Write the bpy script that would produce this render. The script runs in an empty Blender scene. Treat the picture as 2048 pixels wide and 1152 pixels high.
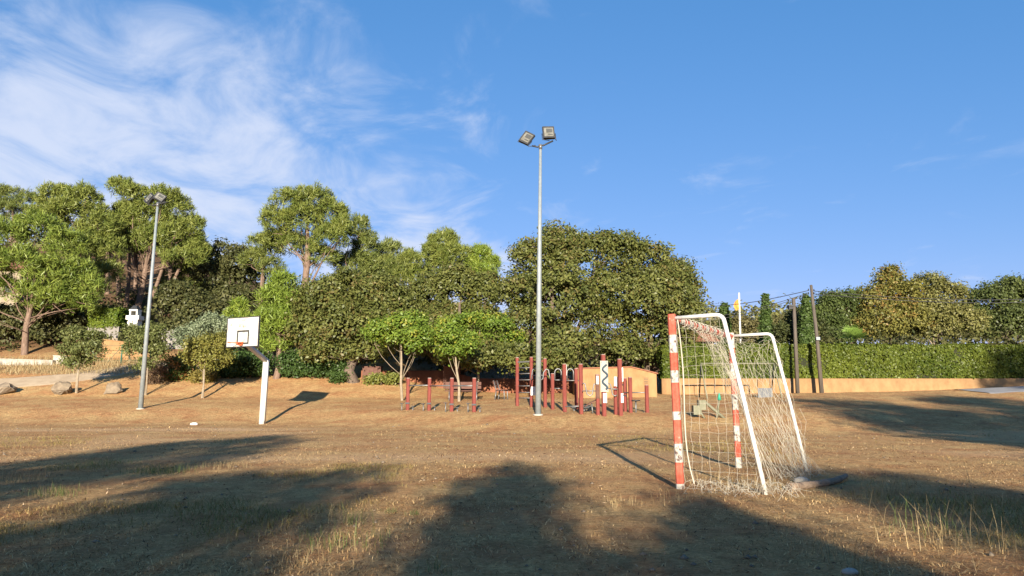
import bpy, math, random
import numpy as np
from mathutils import Vector, Matrix

# ------------------------------------------------------------------ camera, sky, sun, exposure
SC = bpy.context.scene
COL = SC.collection
FPX = 1422.0                      # focal length in pixels of the 2048 px wide photograph
PITCH = math.radians(8.6)
CAMZ = 1.1
SUN_EL = math.radians(14.7)
cam_d = bpy.data.cameras.new('camera'); cam = bpy.data.objects.new('camera', cam_d); COL.objects.link(cam)
cam_d.sensor_width = 36.0; cam_d.lens = 36.0 * FPX / 2048.0; cam_d.clip_end = 3000; cam_d.clip_start = 0.05
cam.location = (0, 0, CAMZ); cam.rotation_euler = (math.pi / 2 + PITCH, 0, 0)
SC.camera = cam
SC.view_settings.view_transform = 'Standard'; SC.view_settings.look = 'None'
SC.view_settings.gamma = 1.0; SC.view_settings.use_curve_mapping = False
SC.view_settings.exposure = 1.45

world = bpy.data.worlds.new('World'); SC.world = world; world.use_nodes = True
def build_world():
    nt = world.node_tree; nt.nodes.clear(); N = nt.nodes.new; L = nt.links.new
    out = N('ShaderNodeOutputWorld'); bg = N('ShaderNodeBackground'); bg.inputs['Strength'].default_value = 0.08
    sky = N('ShaderNodeTexSky'); sky.sky_type = 'NISHITA'; sky.sun_disc = False
    sky.sun_elevation = SUN_EL; sky.sun_rotation = math.radians(180); sky.air_density = 1.0; sky.dust_density = 0.0; sky.ozone_density = 2.5
    tc = N('ShaderNodeTexCoord'); sep = N('ShaderNodeSeparateXYZ'); L(tc.outputs['Generated'], sep.inputs[0])
    def M(op, a, b=None, c=None):
        n = N('ShaderNodeMath'); n.operation = op
        for i, v in enumerate((a, b, c)):
            if v is None: continue
            if isinstance(v, (int, float)): n.inputs[i].default_value = v
            else: L(v, n.inputs[i])
        return n.outputs[0]
    zz = M('ADD', M('MAXIMUM', sep.outputs['Z'], 0.0), 0.10)
    px = M('DIVIDE', sep.outputs['X'], zz); py = M('DIVIDE', sep.outputs['Y'], zz)
    # thin cloud sheet: coordinates on a flat layer overhead, streaked along one wind direction
    cx = N('ShaderNodeCombineXYZ'); L(M('ADD', M('MULTIPLY', px, 0.85), M('MULTIPLY', py, -0.25)), cx.inputs[0]); L(M('ADD', M('MULTIPLY', py, 0.75), M('MULTIPLY', px, 0.40)), cx.inputs[1])
    def noise(scale, detail, rough, dist, off):
        n = N('ShaderNodeTexNoise'); n.inputs['Scale'].default_value = scale; n.inputs['Detail'].default_value = detail
        n.inputs['Roughness'].default_value = rough; n.inputs['Distortion'].default_value = dist
        a = N('ShaderNodeVectorMath'); a.operation = 'ADD'; a.inputs[1].default_value = (off, off * 0.7, off * 1.3); L(cx.outputs[0], a.inputs[0]); L(a.outputs[0], n.inputs['Vector'])
        return n.outputs['Fac']
    big = noise(1.1, 4, 0.5, 0.4, 3.1); fine = noise(2.9, 9, 0.60, 0.55, 7.4)
    # the sheet thickens towards the west (left) and dissolves to the east
    west = N('ShaderNodeMapRange'); west.interpolation_type = 'SMOOTHSTEP'; west.inputs[1].default_value = 0.10; west.inputs[2].default_value = -1.0
    L(M('ADD', px, M('MULTIPLY', M('ADD', py, -2.0), -0.45)), west.inputs[0])
    v = M('ADD', M('MULTIPLY', big, 0.75), M('MULTIPLY', fine, 1.05))
    v = M('ADD', v, M('MULTIPLY', west.outputs[0], 0.34))
    r = N('ShaderNodeMapRange'); r.interpolation_type = 'SMOOTHSTEP'; r.inputs[1].default_value = 0.98; r.inputs[2].default_value = 1.42; L(v, r.inputs[0])
    fac = M('MULTIPLY', r.outputs[0], 0.88)
    # camera-like colour response of the whole sky
    sc_ = N('ShaderNodeSeparateColor'); L(sky.outputs[0], sc_.inputs[0]); wb = N('ShaderNodeCombineColor')
    for k, (g_, p_) in enumerate(((.46, 1.0), (.98, .56), (1.75, .49))): L(M('MULTIPLY', M('POWER', sc_.outputs[k], p_), g_), wb.inputs[k])
    mix = N('ShaderNodeMix'); mix.data_type = 'RGBA'; L(fac, mix.inputs['Factor']); L(wb.outputs[0], mix.inputs['A']); mix.inputs['B'].default_value = (3.3, 3.65, 4.5, 1)
    L(mix.outputs['Result'], bg.inputs['Color']); L(bg.outputs[0], out.inputs['Surface'])
build_world()
sun_d = bpy.data.lights.new('sun', 'SUN'); sun = bpy.data.objects.new('sun', sun_d); COL.objects.link(sun)
sun_d.energy = 4.8; sun_d.angle = math.radians(0.53); sun_d.color = (1.0, 0.90, 0.755)
sun.location = (0, -20, 30); sun.rotation_euler = (math.pi / 2 - SUN_EL, 0, 0)

# ------------------------------------------------------------------ helpers
rng = np.random.default_rng(7); random.seed(7)
def ray(px, py):
    a = (px - 1024) / FPX; b = (576 - py) / FPX
    return a, math.cos(PITCH) - b * math.sin(PITCH), math.sin(PITCH) + b * math.cos(PITCH)
def at(px, py, Y):                       # point on the line of sight through a photo pixel, at forward distance Y
    a, y, z = ray(px, py); t = Y / y
    return np.array([a * t, Y, CAMZ + z * t])
def hashn(ix, iy, s):
    h = (ix.astype(np.int64) * 374761393 + iy.astype(np.int64) * 668265263 + s * 974711) & 0xffffffff
    h = ((h ^ (h >> 13)) * 1274126177) & 0xffffffff
    return ((h ^ (h >> 16)) & 0xffff) / 65535.0
def vnoise(x, y, s=0):
    x = np.asarray(x, float); y = np.asarray(y, float)
    ix = np.floor(x); iy = np.floor(y); fx = x - ix; fy = y - iy
    fx = fx * fx * (3 - 2 * fx); fy = fy * fy * (3 - 2 * fy)
    a = hashn(ix, iy, s); b = hashn(ix + 1, iy, s); c = hashn(ix, iy + 1, s); d = hashn(ix + 1, iy + 1, s)
    return (a * (1 - fx) + b * fx) * (1 - fy) + (c * (1 - fx) + d * fx) * fy
def fbm(x, y, s=0, o=4):
    v = 0; A = .5
    for k in range(o): v = v + A * vnoise(x * 2 ** k, y * 2 ** k, s + k * 17); A *= .5
    return v
def sstep(a, b, x):
    t = np.clip((x - a) / (b - a), 0, 1); return t * t * (3 - 2 * t)
def terrain(X, Y):
    X = np.asarray(X, float); Y = np.asarray(Y, float)
    Xs = X / np.maximum(1, Y / 36.0)
    toe = np.interp(Xs, [-30, -17, -9.7, -5, 0, 6, 12, 30], [27.2, 27.2, 27.9, 25.2, 21.4, 21, 21.5, 22])
    top = np.interp(Xs, [-30, -9, -4, 0, 10, 20, 27, 40], [1.08, 1.0, .97, .98, 1.08, 1.25, 1.6, 1.7])
    z = 0.43 * sstep(-0.3, 4.2, Y - toe)
    z = z + (top - 0.43) * np.clip((Y - toe - 2.0) / (36.0 - toe - 2.0), 0, 1) ** 1.15 * (Y > toe + 2.0)
    g = np.interp(Xs, [-40, -8, -5.5, -3, 0, 10, 27], [.27, .26, .24, .10, .06, .04, .03])
    z = z + g * np.clip(Y - 36, 0, 8)
    u = X / np.maximum(Y, 20)
    h = np.interp(u, [-.7, -.46, -.36, -.15, 0, .2, .4, .8], [.34, .33, .24, .20, .16, .12, .11, .12])
    z = z + h * (np.clip(Y - 44, 0, 60) + .45 * np.clip(Y - 104, 0, 140))
    # roughness of the worn field
    damp = np.clip((Y + 30) / 30, 0, 1)
    z = z + damp * (0.05 * (fbm(X * .35, Y * .35, 3) - .47) + 0.022 * (fbm(X * 2.1, Y * 2.1, 9, 3) - .44))
    z = z + 0.05 * (fbm(X * 1.1, Y * 1.1, 21, 3) - .44) * sstep(0, 2, Y - toe)
    return z
def gz(x, y): return float(terrain(np.array([x]), np.array([y]))[0])
def hit(px, py):                         # where the line of sight meets the ground
    a, y, z = ray(px, py); t = np.linspace(3, 120, 6000)
    d = CAMZ + z * t - terrain(a * t, y * t)
    i = int(np.argmax(d < 0)) if (d < 0).any() else len(t) - 1
    return np.array([a * t[i], y * t[i], gz(a * t[i], y * t[i])])
def up_at(px, py, base):                 # height above a ground point reached at photo row py
    return at(px, py, base[1])[2] - base[2]

def new_obj(name, me, parent=None, loc=None):
    o = bpy.data.objects.new(name, me); COL.objects.link(o)
    if parent is not None: o.parent = parent
    if loc is not None: o.location = tuple(float(v) for v in loc)
    return o
def tag(o, label=None, cat=None, group=None, kind=None):
    if label: o['label'] = label
    if cat: o['category'] = cat
    if group: o['group'] = group
    if kind: o['kind'] = kind
    return o
def thing(name, label, cat, loc=(0, 0, 0), rz=0.0, group=None):
    o = new_obj(name, None, None, loc); o.rotation_euler = (0, 0, rz); o.empty_display_size = .2
    return tag(o, label, cat, group)
def np_mesh(name, verts, faces, mat, cols=None, smooth=False, attr='Col'):
    me = bpy.data.meshes.new(name); verts = np.ascontiguousarray(verts, np.float32); faces = np.ascontiguousarray(faces, np.int32)
    nf, k = faces.shape
    me.vertices.add(len(verts)); me.vertices.foreach_set('co', verts.ravel())
    me.loops.add(nf * k); me.loops.foreach_set('vertex_index', faces.ravel())
    me.polygons.add(nf); me.polygons.foreach_set('loop_start', np.arange(0, nf * k, k, dtype=np.int32))
    me.polygons.foreach_set('loop_total', np.full(nf, k, np.int32))
    if smooth: me.polygons.foreach_set('use_smooth', np.ones(nf, bool))
    if cols is not None:
        ca = me.color_attributes.new(attr, 'FLOAT_COLOR', 'POINT')
        c4 = np.ones((len(verts), 4), np.float32); c4[:, :3] = cols; ca.data.foreach_set('color', c4.ravel())
    me.update(calc_edges=True); me.validate()
    if mat is not None: me.materials.append(mat)
    return me

class MB:
    """collects plain shapes into one mesh"""
    def __init__(s): s.v = []; s.f = []; s.m = []; s.sm = []
    def add(s, vs, fs, mi=0, sm=False):
        b = len(s.v); s.v += [tuple(float(c) for c in p) for p in vs]; s.f += [tuple(b + i for i in f) for f in fs]; s.m += [mi] * len(fs); s.sm += [sm] * len(fs)
    def box(s, c, size, R=None, mi=0, ch=0.0):
        x, y, z = (q / 2 for q in size); ch = min(ch, x * .6, y * .6)
        if ch > 0: ring = [(-x + ch, -y), (x - ch, -y), (x, -y + ch), (x, y - ch), (x - ch, y), (-x + ch, y), (-x, y - ch), (-x, -y + ch)]
        else: ring = [(-x, -y), (x, -y), (x, y), (-x, y)]
        n = len(ring); vs = [Vector((a, b, -z)) for a, b in ring] + [Vector((a, b, z)) for a, b in ring]
        fs = [tuple(range(n))[::-1], tuple(range(n, 2 * n))] + [(i, (i + 1) % n, n + (i + 1) % n, n + i) for i in range(n)]
        if R is not None: vs = [R @ v for v in vs]
        s.add([(v[0] + c[0], v[1] + c[1], v[2] + c[2]) for v in vs], fs, mi)
    def tube(s, pts, rad, n=8, mi=0, cap=True):
        pts = [Vector([float(c) for c in p]) for p in pts]
        if isinstance(rad, (int, float)): rad = [rad] * len(pts)
        vs = []; prev = None
        for i, p in enumerate(pts):
            t = (pts[min(i + 1, len(pts) - 1)] - pts[max(i - 1, 0)])
            t = t.normalized() if t.length > 1e-9 else Vector((0, 0, 1))
            if prev is None: a = t.orthogonal().normalized()
            else:
                a = prev - t * prev.dot(t); a = a.normalized() if a.length > 1e-6 else t.orthogonal().normalized()
            prev = a; b = t.cross(a)
            for k in range(n):
                q = 2 * math.pi * k / n; vs.append(p + (a * math.cos(q) + b * math.sin(q)) * rad[i])
        fs = []
        for i in range(len(pts) - 1):
            for k in range(n): fs.append((i * n + k, i * n + (k + 1) % n, (i + 1) * n + (k + 1) % n, (i + 1) * n + k))
        s.add(vs, fs, mi, True)
        if cap:
            b = len(s.v) - len(vs); s.f += [tuple(b + k for k in range(n))[::-1], tuple(b + (len(pts) - 1) * n + k for k in range(n))]; s.m += [mi] * 2; s.sm += [False] * 2
    def build(s, name, mats, parent=None, loc=None):
        me = bpy.data.meshes.new(name); me.from_pydata(s.v, [], s.f)
        for m in (mats if isinstance(mats, (list, tuple)) else [mats]): me.materials.append(m)
        me.polygons.foreach_set('material_index', s.m); me.polygons.foreach_set('use_smooth', s.sm); me.update()
        return new_obj(name, me, parent, loc)

# ------------------------------------------------------------------ materials
def mat(name, c1, c2=None, scale=6.0, rough=0.8, bump=0.0, bscale=None, metal=0.0, detail=5, stretch=None, spec=0.3, ramp=(.35, .65), c3=None):
    c1, c2, c3 = (None if c is None else tuple(.8 * v for v in c) for c in (c1, c2, c3))      # overall reflectance level
    m = bpy.data.materials.new(name); m.use_nodes = True; nt = m.node_tree; N = nt.nodes.new; L = nt.links.new
    p = nt.nodes['Principled BSDF']; p.inputs['Roughness'].default_value = rough; p.inputs['Metallic'].default_value = metal
    p.inputs['Specular IOR Level'].default_value = spec
    p.inputs['Base Color'].default_value = (*c1, 1)
    if c2 is None and bump == 0: return m
    tc = N('ShaderNodeTexCoord'); mp = N('ShaderNodeMapping'); L(tc.outputs['Object'], mp.inputs[0])
    if stretch: mp.inputs['Scale'].default_value = stretch
    if c2 is not None:
        n = N('ShaderNodeTexNoise'); n.inputs['Scale'].default_value = scale; n.inputs['Detail'].default_value = detail; n.inputs['Roughness'].default_value = .65; L(mp.outputs[0], n.inputs['Vector'])
        r = N('ShaderNodeValToRGB'); r.color_ramp.elements[0].position = ramp[0]; r.color_ramp.elements[0].color = (*c1, 1)
        r.color_ramp.elements[1].position = ramp[1]; r.color_ramp.elements[1].color = (*c2, 1)
        if c3 is not None:
            e = r.color_ramp.elements.new(min(.98, ramp[1] + .08)); e.color = (*c3, 1)
        L(n.outputs['Fac'], r.inputs[0]); L(r.outputs[0], p.inputs['Base Color'])
    if bump:
        n2 = N('ShaderNodeTexNoise'); n2.inputs['Scale'].default_value = bscale or scale * 3; n2.inputs['Detail'].default_value = 6; L(mp.outputs[0], n2.inputs['Vector'])
        b = N('ShaderNodeBump'); b.inputs['Strength'].default_value = bump; b.inputs['Distance'].default_value = .03; L(n2.outputs['Fac'], b.inputs['Height']); L(b.outputs[0], p.inputs['Normal'])
    return m
def leaf_mat(name, trans=0.28, gloss=0.05):
    m = bpy.data.materials.new(name); m.use_nodes = True; nt = m.node_tree; nt.nodes.clear(); N = nt.nodes.new; L = nt.links.new
    out = N('ShaderNodeOutputMaterial'); at_ = N('ShaderNodeAttribute'); at_.attribute_name = 'Col'
    d = N('ShaderNodeBsdfDiffuse'); t = N('ShaderNodeBsdfTranslucent'); g = N('ShaderNodeBsdfGlossy'); g.inputs['Roughness'].default_value = .45
    L(at_.outputs['Color'], d.inputs['Color']); L(at_.outputs['Color'], t.inputs['Color']); g.inputs['Color'].default_value = (.6, .6, .55, 1)
    a = N('ShaderNodeMixShader'); a.inputs[0].default_value = trans; L(d.outputs[0], a.inputs[1]); L(t.outputs[0], a.inputs[2])
    b = N('ShaderNodeMixShader'); b.inputs[0].default_value = gloss; L(a.outputs[0], b.inputs[1]); L(g.outputs[0], b.inputs[2]); L(b.outputs[0], out.inputs[0])
    return m
M_LEAF = leaf_mat('foliage', .28, .025); M_NEEDLE = leaf_mat('pine_needles', .15, .03); M_GRASS = leaf_mat('grass_blades', .2, .02)
M_BARK = mat('bark', (.10, .07, .05), (.20, .15, .11), 5, .95, .8, 14, stretch=(3, 3, .6))
M_PINEBARK = mat('pine_bark', (.15, .095, .065), (.26, .18, .13), 4, .95, .9, 9, stretch=(2.5, 2.5, .7))
M_PALEBARK = mat('pale_bark', (.24, .19, .13), (.36, .29, .20), 6, .9, .5, 20)
M_GALV = mat('galvanised_steel', (.22, .25, .255), (.29, .32, .32), 9, .5, 0, metal=.1, spec=.5)
M_DARKMETAL = mat('dark_metal', (.035, .037, .04), (.06, .06, .06), 12, .55, 0, metal=.3)
M_PIPE = mat('grey_pipe', (.17, .17, .17), (.25, .245, .23), 12, .45, 0, metal=.5)
M_REDPOST = mat('red_timber', (.17, .036, .025), (.25, .06, .044), 7, .75, .35, 30, stretch=(4, 4, .5))
M_CAP = mat('pale_post_cap', (.24, .17, .14), (.32, .25, .21), 8, .7)
M_GOALRED = mat('faded_red_paint', (.46, .075, .04), (.55, .13, .08), 9, .6, .25, 25, c3=(.50, .34, .26), ramp=(.35, .60))
M_GOALWHITE = mat('chipped_white_paint', (.56, .54, .48), (.46, .42, .35), 14, .65, .3, 30, c3=(.12, .07, .06), ramp=(.38, .54))
M_WHITE = mat('white_paint', (.76, .75, .70), (.66, .63, .55), 7, .5, .1, 20)
M_BOARD = mat('board_white', (.60, .58, .52), (.52, .48, .40), 4, .6, .05, 9, c3=(.32, .22, .15), ramp=(.42, .60))
M_ORANGE = mat('rim_orange', (.62, .14, .035), (.48, .10, .04), 12, .6)
M_NET = mat('net_cord', (.46, .41, .31), (.58, .53, .42), 4, .9)
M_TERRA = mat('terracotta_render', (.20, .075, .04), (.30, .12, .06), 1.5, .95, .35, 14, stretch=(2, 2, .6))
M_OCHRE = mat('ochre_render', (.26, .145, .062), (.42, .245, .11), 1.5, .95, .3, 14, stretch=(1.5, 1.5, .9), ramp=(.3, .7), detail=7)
M_TILE = mat('terracotta_coping', (.26, .10, .055), (.36, .16, .09), 5, .9, .4, 12)
M_STONE = mat('pale_stone', (.24, .19, .125), (.36, .295, .21), 3, .95, .9, 7)
M_CONC = mat('concrete', (.34, .31, .26), (.46, .42, .35), 3, .95, .4, 16)
M_GREYWALL = mat('grey_render', (.22, .20, .18), (.30, .275, .24), 2, .95, .3, 14, stretch=(2, 2, .6))
M_ROCK = mat('boulder_rock', (.15, .115, .08), (.28, .22, .15), 2.5, .95, 1.0, 6)
M_POLEWOOD = mat('weathered_pole_wood', (.085, .07, .055), (.145, .12, .095), 4, .95, .6, 14, stretch=(5, 5, .4))
M_WOODDARK = mat('brown_plank', (.11, .05, .035), (.17, .085, .06), 6, .8, .3, 20, stretch=(.6, 4, 4))
M_LOG = mat('dead_log', (.22, .15, .10), (.36, .26, .175), 4, .95, .8, 12, stretch=(1, 3, 3))
M_DARKCORE = mat('hedge_core', (.022, .026, .012), (.04, .04, .02), 6, 1.0)  # dark fill colour of the solid box inside the hedges
M_GREEN = mat('green_fence_paint', (.02, .10, .07), (.03, .13, .09), 8, .6)
M_TEAL = mat('green_handle', (.03, .30, .19), (.04, .36, .22), 8, .5)
M_DARKSEAT = mat('grey_rubber', (.13, .135, .14), (.18, .185, .19), 6, .8)
M_KHAKI = mat('khaki_paint', (.16, .16, .10), (.22, .21, .14), 8, .7)
M_BLUE = mat('blue_grey_groove', (.025, .05, .075), (.035, .065, .09), 8, .6)
M_BLACK = mat('black_line', (.03, .03, .03), (.05, .05, .045), 9, .7)
M_FLAG = mat('flag_yellow', (.65, .36, .06), (.62, .25, .05), 3, .8)
M_GLASS = mat('lamp_glass', (.16, .15, .12), (.24, .23, .19), 3, .08, 0, metal=.55, spec=.9)
M_REFL = mat('lamp_reflector', (.20, .19, .15), (.32, .31, .26), 5, .3, 0, metal=.3)

def ground_mat():
    m = bpy.data.materials.new('dry_field'); m.use_nodes = True; nt = m.node_tree; N = nt.nodes.new; L = nt.links.new
    p = nt.nodes['Principled BSDF']; p.inputs['Roughness'].default_value = 1.0; p.inputs['Specular IOR Level'].default_value = .1
    tc = N('ShaderNodeTexCoord')
    def noise(s, d, r=.6, vec=None):
        n = N('ShaderNodeTexNoise'); n.inputs['Scale'].default_value = s; n.inputs['Detail'].default_value = d; n.inputs['Roughness'].default_value = r; L(vec or tc.outputs['Object'], n.inputs['Vector']); return n.outputs['Fac']
    def ramp(f, a, b, ca, cb):
        r = N('ShaderNodeValToRGB'); r.color_ramp.elements[0].position = a; r.color_ramp.elements[1].position = b; r.color_ramp.elements[0].color = (*ca, 1); r.color_ramp.elements[1].color = (*cb, 1); L(f, r.inputs[0]); return r.outputs[0]
    def mix(f, a, b):
        x = N('ShaderNodeMix'); x.data_type = 'RGBA'; L(f, x.inputs['Factor']); L(a, x.inputs['A']); L(b, x.inputs['B']); return x.outputs['Result']
    soil = ramp(noise(3.5, 8, .7), .3, .7, (.42, .20, .09), (.63, .35, .165))
    straw = ramp(noise(28, 6, .75), .30, .68, (.37, .235, .095), (.93, .66, .32))
    cover = ramp(noise(.8, 7, .7), .36, .62, (0, 0, 0), (1, 1, 1))
    c = mix(cover, soil, straw)
    fine = ramp(noise(90, 4, .7), .25, .75, (.48, .45, .42), (1.42, 1.39, 1.34))
    mu = N('ShaderNodeMix'); mu.data_type = 'RGBA'; mu.blend_type = 'MULTIPLY'; mu.inputs['Factor'].default_value = .8; L(c, mu.inputs['A']); L(fine, mu.inputs['B']); c = mu.outputs['Result']
    mid = ramp(noise(6.5, 8, .72), .36, .60, (.55, .50, .46), (1.18, 1.17, 1.15))
    m2 = N('ShaderNodeMix'); m2.data_type = 'RGBA'; m2.blend_type = 'MULTIPLY'; m2.inputs['Factor'].default_value = .6; L(c, m2.inputs['A']); L(mid, m2.inputs['B']); c = m2.outputs['Result']
    a = N('ShaderNodeAttribute'); a.attribute_name = 'Col'; sp = N('ShaderNodeSeparateColor'); L(a.outputs['Color'], sp.inputs[0])
    bare = ramp(noise(5, 6, .65), .3, .7, (.68, .43, .225), (.80, .54, .30))
    c = mix(sp.outputs[0], c, bare)                       # trodden pale earth
    litter = ramp(noise(7, 7, .7), .35, .65, (.09, .055, .03), (.22, .13, .07))
    c = mix(sp.outputs[1], c, litter)                     # needle litter on the wooded slope
    lv = N('ShaderNodeMix'); lv.data_type = 'RGBA'; lv.blend_type = 'MULTIPLY'; lv.clamp_result = True; lv.inputs['Factor'].default_value = 1.0; L(c, lv.inputs['A']); lv.inputs['B'].default_value = (.78, .76, .74, 1)
    L(lv.outputs['Result'], p.inputs['Base Color'])
    b = N('ShaderNodeBump'); b.inputs['Strength'].default_value = 1.0; b.inputs['Distance'].default_value = .09; L(noise(8, 10, .72), b.inputs['Height']); L(b.outputs[0], p.inputs['Normal'])
    return m
M_GROUND = ground_mat()
M_PATH = mat('pale_track', (.40, .29, .18), (.56, .43, .28), 1.6, 1.0, .5, 20, ramp=(.3, .7))
M_ROAD = mat('grey_road', (.26, .25, .24), (.34, .32, .30), 2, .95, .3, 30)

# ------------------------------------------------------------------ ground
def build_ground():
    ys = np.concatenate([np.arange(-60, 0, 2.0), np.arange(0, 16, .14), np.arange(16, 48, .24), 48 * 1.06 ** np.arange(0, 48)])
    xs_h = np.concatenate([np.arange(0, 12, .17), np.arange(12, 40, .34), 40 * 1.09 ** np.arange(0, 34)])
    xs = np.concatenate([-xs_h[:0:-1], xs_h])
    X, Y = np.meshgrid(xs, ys); Z = terrain(X, Y)
    V = np.stack([X, Y, Z], -1).reshape(-1, 3); ny, nx = X.shape
    i = np.arange(ny - 1)[:, None] * nx + np.arange(nx - 1)[None]; F = np.stack([i, i + 1, i + nx + 1, i + nx], -1).reshape(-1, 4)
    # trodden strips across the pitch
    n1 = fbm(X * .5, Y * .5, 40); w = .9 * (n1 - .45)
    def strip(y0, half, x0, x1):
        return np.exp(-((Y - y0 + 2.2 * w) / half) ** 2) * sstep(x0 - 2.5, x0 + 1.5, X) * (1 - sstep(x1 - 2, x1 + 3, X))
    bare = 1.3 * strip(23.6, .95, -16, -7.5) + .9 * strip(13.2, 1.2, -5.5, 2.2) + .25 * strip(17, 1.6, -9, -3)
    bare = np.clip(bare + .5 * sstep(.56, .68, fbm(X * .22, Y * .22, 77)) * (Y < 22), 0, 1) * (.55 + .45 * fbm(X * 2.5, Y * 2.5, 5))
    wood = sstep(43, 49, Y)
    me = np_mesh('ground', V, F, M_GROUND, np.stack([bare.ravel(), wood.ravel(), 0 * bare.ravel()], -1), True)
    tag(new_obj('ground', me), kind='structure')
build_ground()
def drape(name, pts, width, m, lift=.02, n=60):
    pts = np.array(pts, float); t = np.linspace(0, len(pts) - 1, n); k = np.arange(len(pts))
    cx = np.interp(t, k, pts[:, 0]); cy = np.interp(t, k, pts[:, 1])
    for _ in range(6):
        cx[1:-1] = (cx[:-2] + 2 * cx[1:-1] + cx[2:]) / 4; cy[1:-1] = (cy[:-2] + 2 * cy[1:-1] + cy[2:]) / 4
    tx = np.gradient(cx); ty = np.gradient(cy); l = np.hypot(tx, ty); nxv, nyv = -ty / l, tx / l
    ks = np.linspace(-.5, .5, 15); W = width * (1 + .25 * (fbm(t * .6, t * 0, 4) - .45))
    X = cx[:, None] + nxv[:, None] * ks[None] * W[:, None]; Y = cy[:, None] + nyv[:, None] * ks[None] * W[:, None]
    Z = terrain(X, Y) + lift - .05 * (np.abs(ks)[None] > .46)
    V = np.stack([X, Y, Z], -1).reshape(-1, 3); i = np.arange(n - 1)[:, None] * 15 + np.arange(14)[None]
    F = np.stack([i, i + 15, i + 16, i + 1], -1).reshape(-1, 4)
    return tag(new_obj(name, np_mesh(name, V, F, m, None, True)), kind='structure')
h = [hit(-160, 772), hit(0, 768), hit(130, 757), hit(230, 743), hit(330, 726)]
drape('dirt_track', [p[:2] for p in h], 2.6, M_PATH, .03)
drape('road', [(22.5, 35.2), (27, 35.6), (33, 35.6), (60, 34)], 2.6, M_ROAD, .03)

# ------------------------------------------------------------------ foliage
def leaves(C, Nn, length, width, cols, mat_, tang=None):
    n = len(C); Nn = Nn / np.maximum(np.linalg.norm(Nn, axis=1, keepdims=True), 1e-6)
    if tang is None: tang = rng.normal(size=(n, 3))
    tang = tang - Nn * (tang * Nn).sum(1, keepdims=True); tang /= np.maximum(np.linalg.norm(tang, axis=1, keepdims=True), 1e-6)
    B = np.cross(Nn, tang); s = (0.65 + .7 * rng.random((n, 1)))
    a = tang * length * .5 * s; b = B * width * .5 * s
    V = np.stack([C - a, C + b - a * .1, C + a, C - b - a * .1], 1).reshape(-1, 3)
    return V, np.arange(4 * n).reshape(n, 4), np.repeat(cols, 4, 0) * .92
def pal(p1, p2, t): return np.array(p1)[None] * (1 - t[:, None]) + np.array(p2)[None] * t[:, None]
def crown_data(lobes, n_clump, per, clump_r, size, p1, p2, kind='leaf', low=-.55, accent=None):
    lobes = np.array(lobes, float); w = (lobes[:, 3] * lobes[:, 5]) ** 1.0; w /= w.sum()
    li = rng.choice(len(lobes), n_clump, p=w); d = rng.normal(size=(n_clump, 3)); d /= np.linalg.norm(d, axis=1, keepdims=True)
    bad = d[:, 2] < low; d[bad, 2] *= -.6
    rr = .55 + .48 * rng.random(n_clump) ** .55
    C = lobes[li, :3] + d * lobes[li, 3:6] * rr[:, None]
    keep = np.ones(n_clump, bool)
    for k in range(len(lobes)):
        q = np.linalg.norm((C - lobes[k, :3]) / lobes[k, 3:6], axis=1); keep &= ~((q < .52) & (li != k))
    C = C[keep]; d = d[keep]; m = len(C); ct = np.clip(rng.random(m) * 1.25 - .12, 0, 1)
    ci = np.repeat(np.arange(m), per); n = len(ci)
    if kind == 'needle':
        t = rng.normal(size=(n, 3)) * .75 + d[ci] * .55 + np.array([0, 0, .7]); t /= np.linalg.norm(t, axis=1, keepdims=True)
        P = C[ci] + rng.normal(size=(n, 3)) * clump_r * .6 + t * size * .45
        V, F, K = leaves(P, rng.normal(size=(n, 3)), size, size * .125, pal(p1, p2, np.clip(.7 * ct[ci] + .3 * rng.random(n), 0, 1)), None, t)
    else:
        P = C[ci] + rng.normal(size=(n, 3)) * clump_r * np.array([1, 1, .75])
        nn = d[ci] * .8 + rng.normal(size=(n, 3)) * .5 + np.array([0, 0, .2])
        col = pal(p1, p2, np.clip(.55 * ct[ci] + .45 * rng.random(n), 0, 1))
        if accent is not None:
            s = rng.random(m) < accent[1]; col[s[ci]] = col[s[ci]] * .4 + np.array(accent[0]) * .6
        V, F, K = leaves(P, nn, size, size * .55, col, None)
    return V, F, K
PINE = ((.085, .12, .022), (.23, .25, .055)); PINE_B = ((.10, .16, .02), (.25, .30, .045)); PINE_D = ((.085, .115, .026), (.205, .225, .055))
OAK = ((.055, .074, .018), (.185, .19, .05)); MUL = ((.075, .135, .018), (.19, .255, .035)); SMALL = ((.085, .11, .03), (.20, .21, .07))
def px_lobes(spec, Y, depth=1.0):
    out = []
    for s in spec:
        x, y, r = s[:3]; ry = s[3] if len(s) > 3 else r; dy = s[4] if len(s) > 4 else rng.uniform(-.5, .5) * r * Y / FPX
        p = at(x, y, Y + dy); k = (Y + dy) / FPX / .99
        out.append((p[0], p[1], p[2], r * k, r * k * depth, ry * k))
    return out
def limb(mb, a, b, r0, r1, n=6, bend=.12, seg=5):
    a = np.array(a, float); b = np.array(b, float); L = np.linalg.norm(b - a); o = rng.normal(size=3) * bend * L; o[2] = abs(o[2]) * .3 - bend * L * .2
    pts = [a + (b - a) * t + o * math.sin(math.pi * t) for t in np.linspace(0, 1, seg)]
    mb.tube(pts, list(np.linspace(r0, r1, seg)), n, 0)
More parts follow.
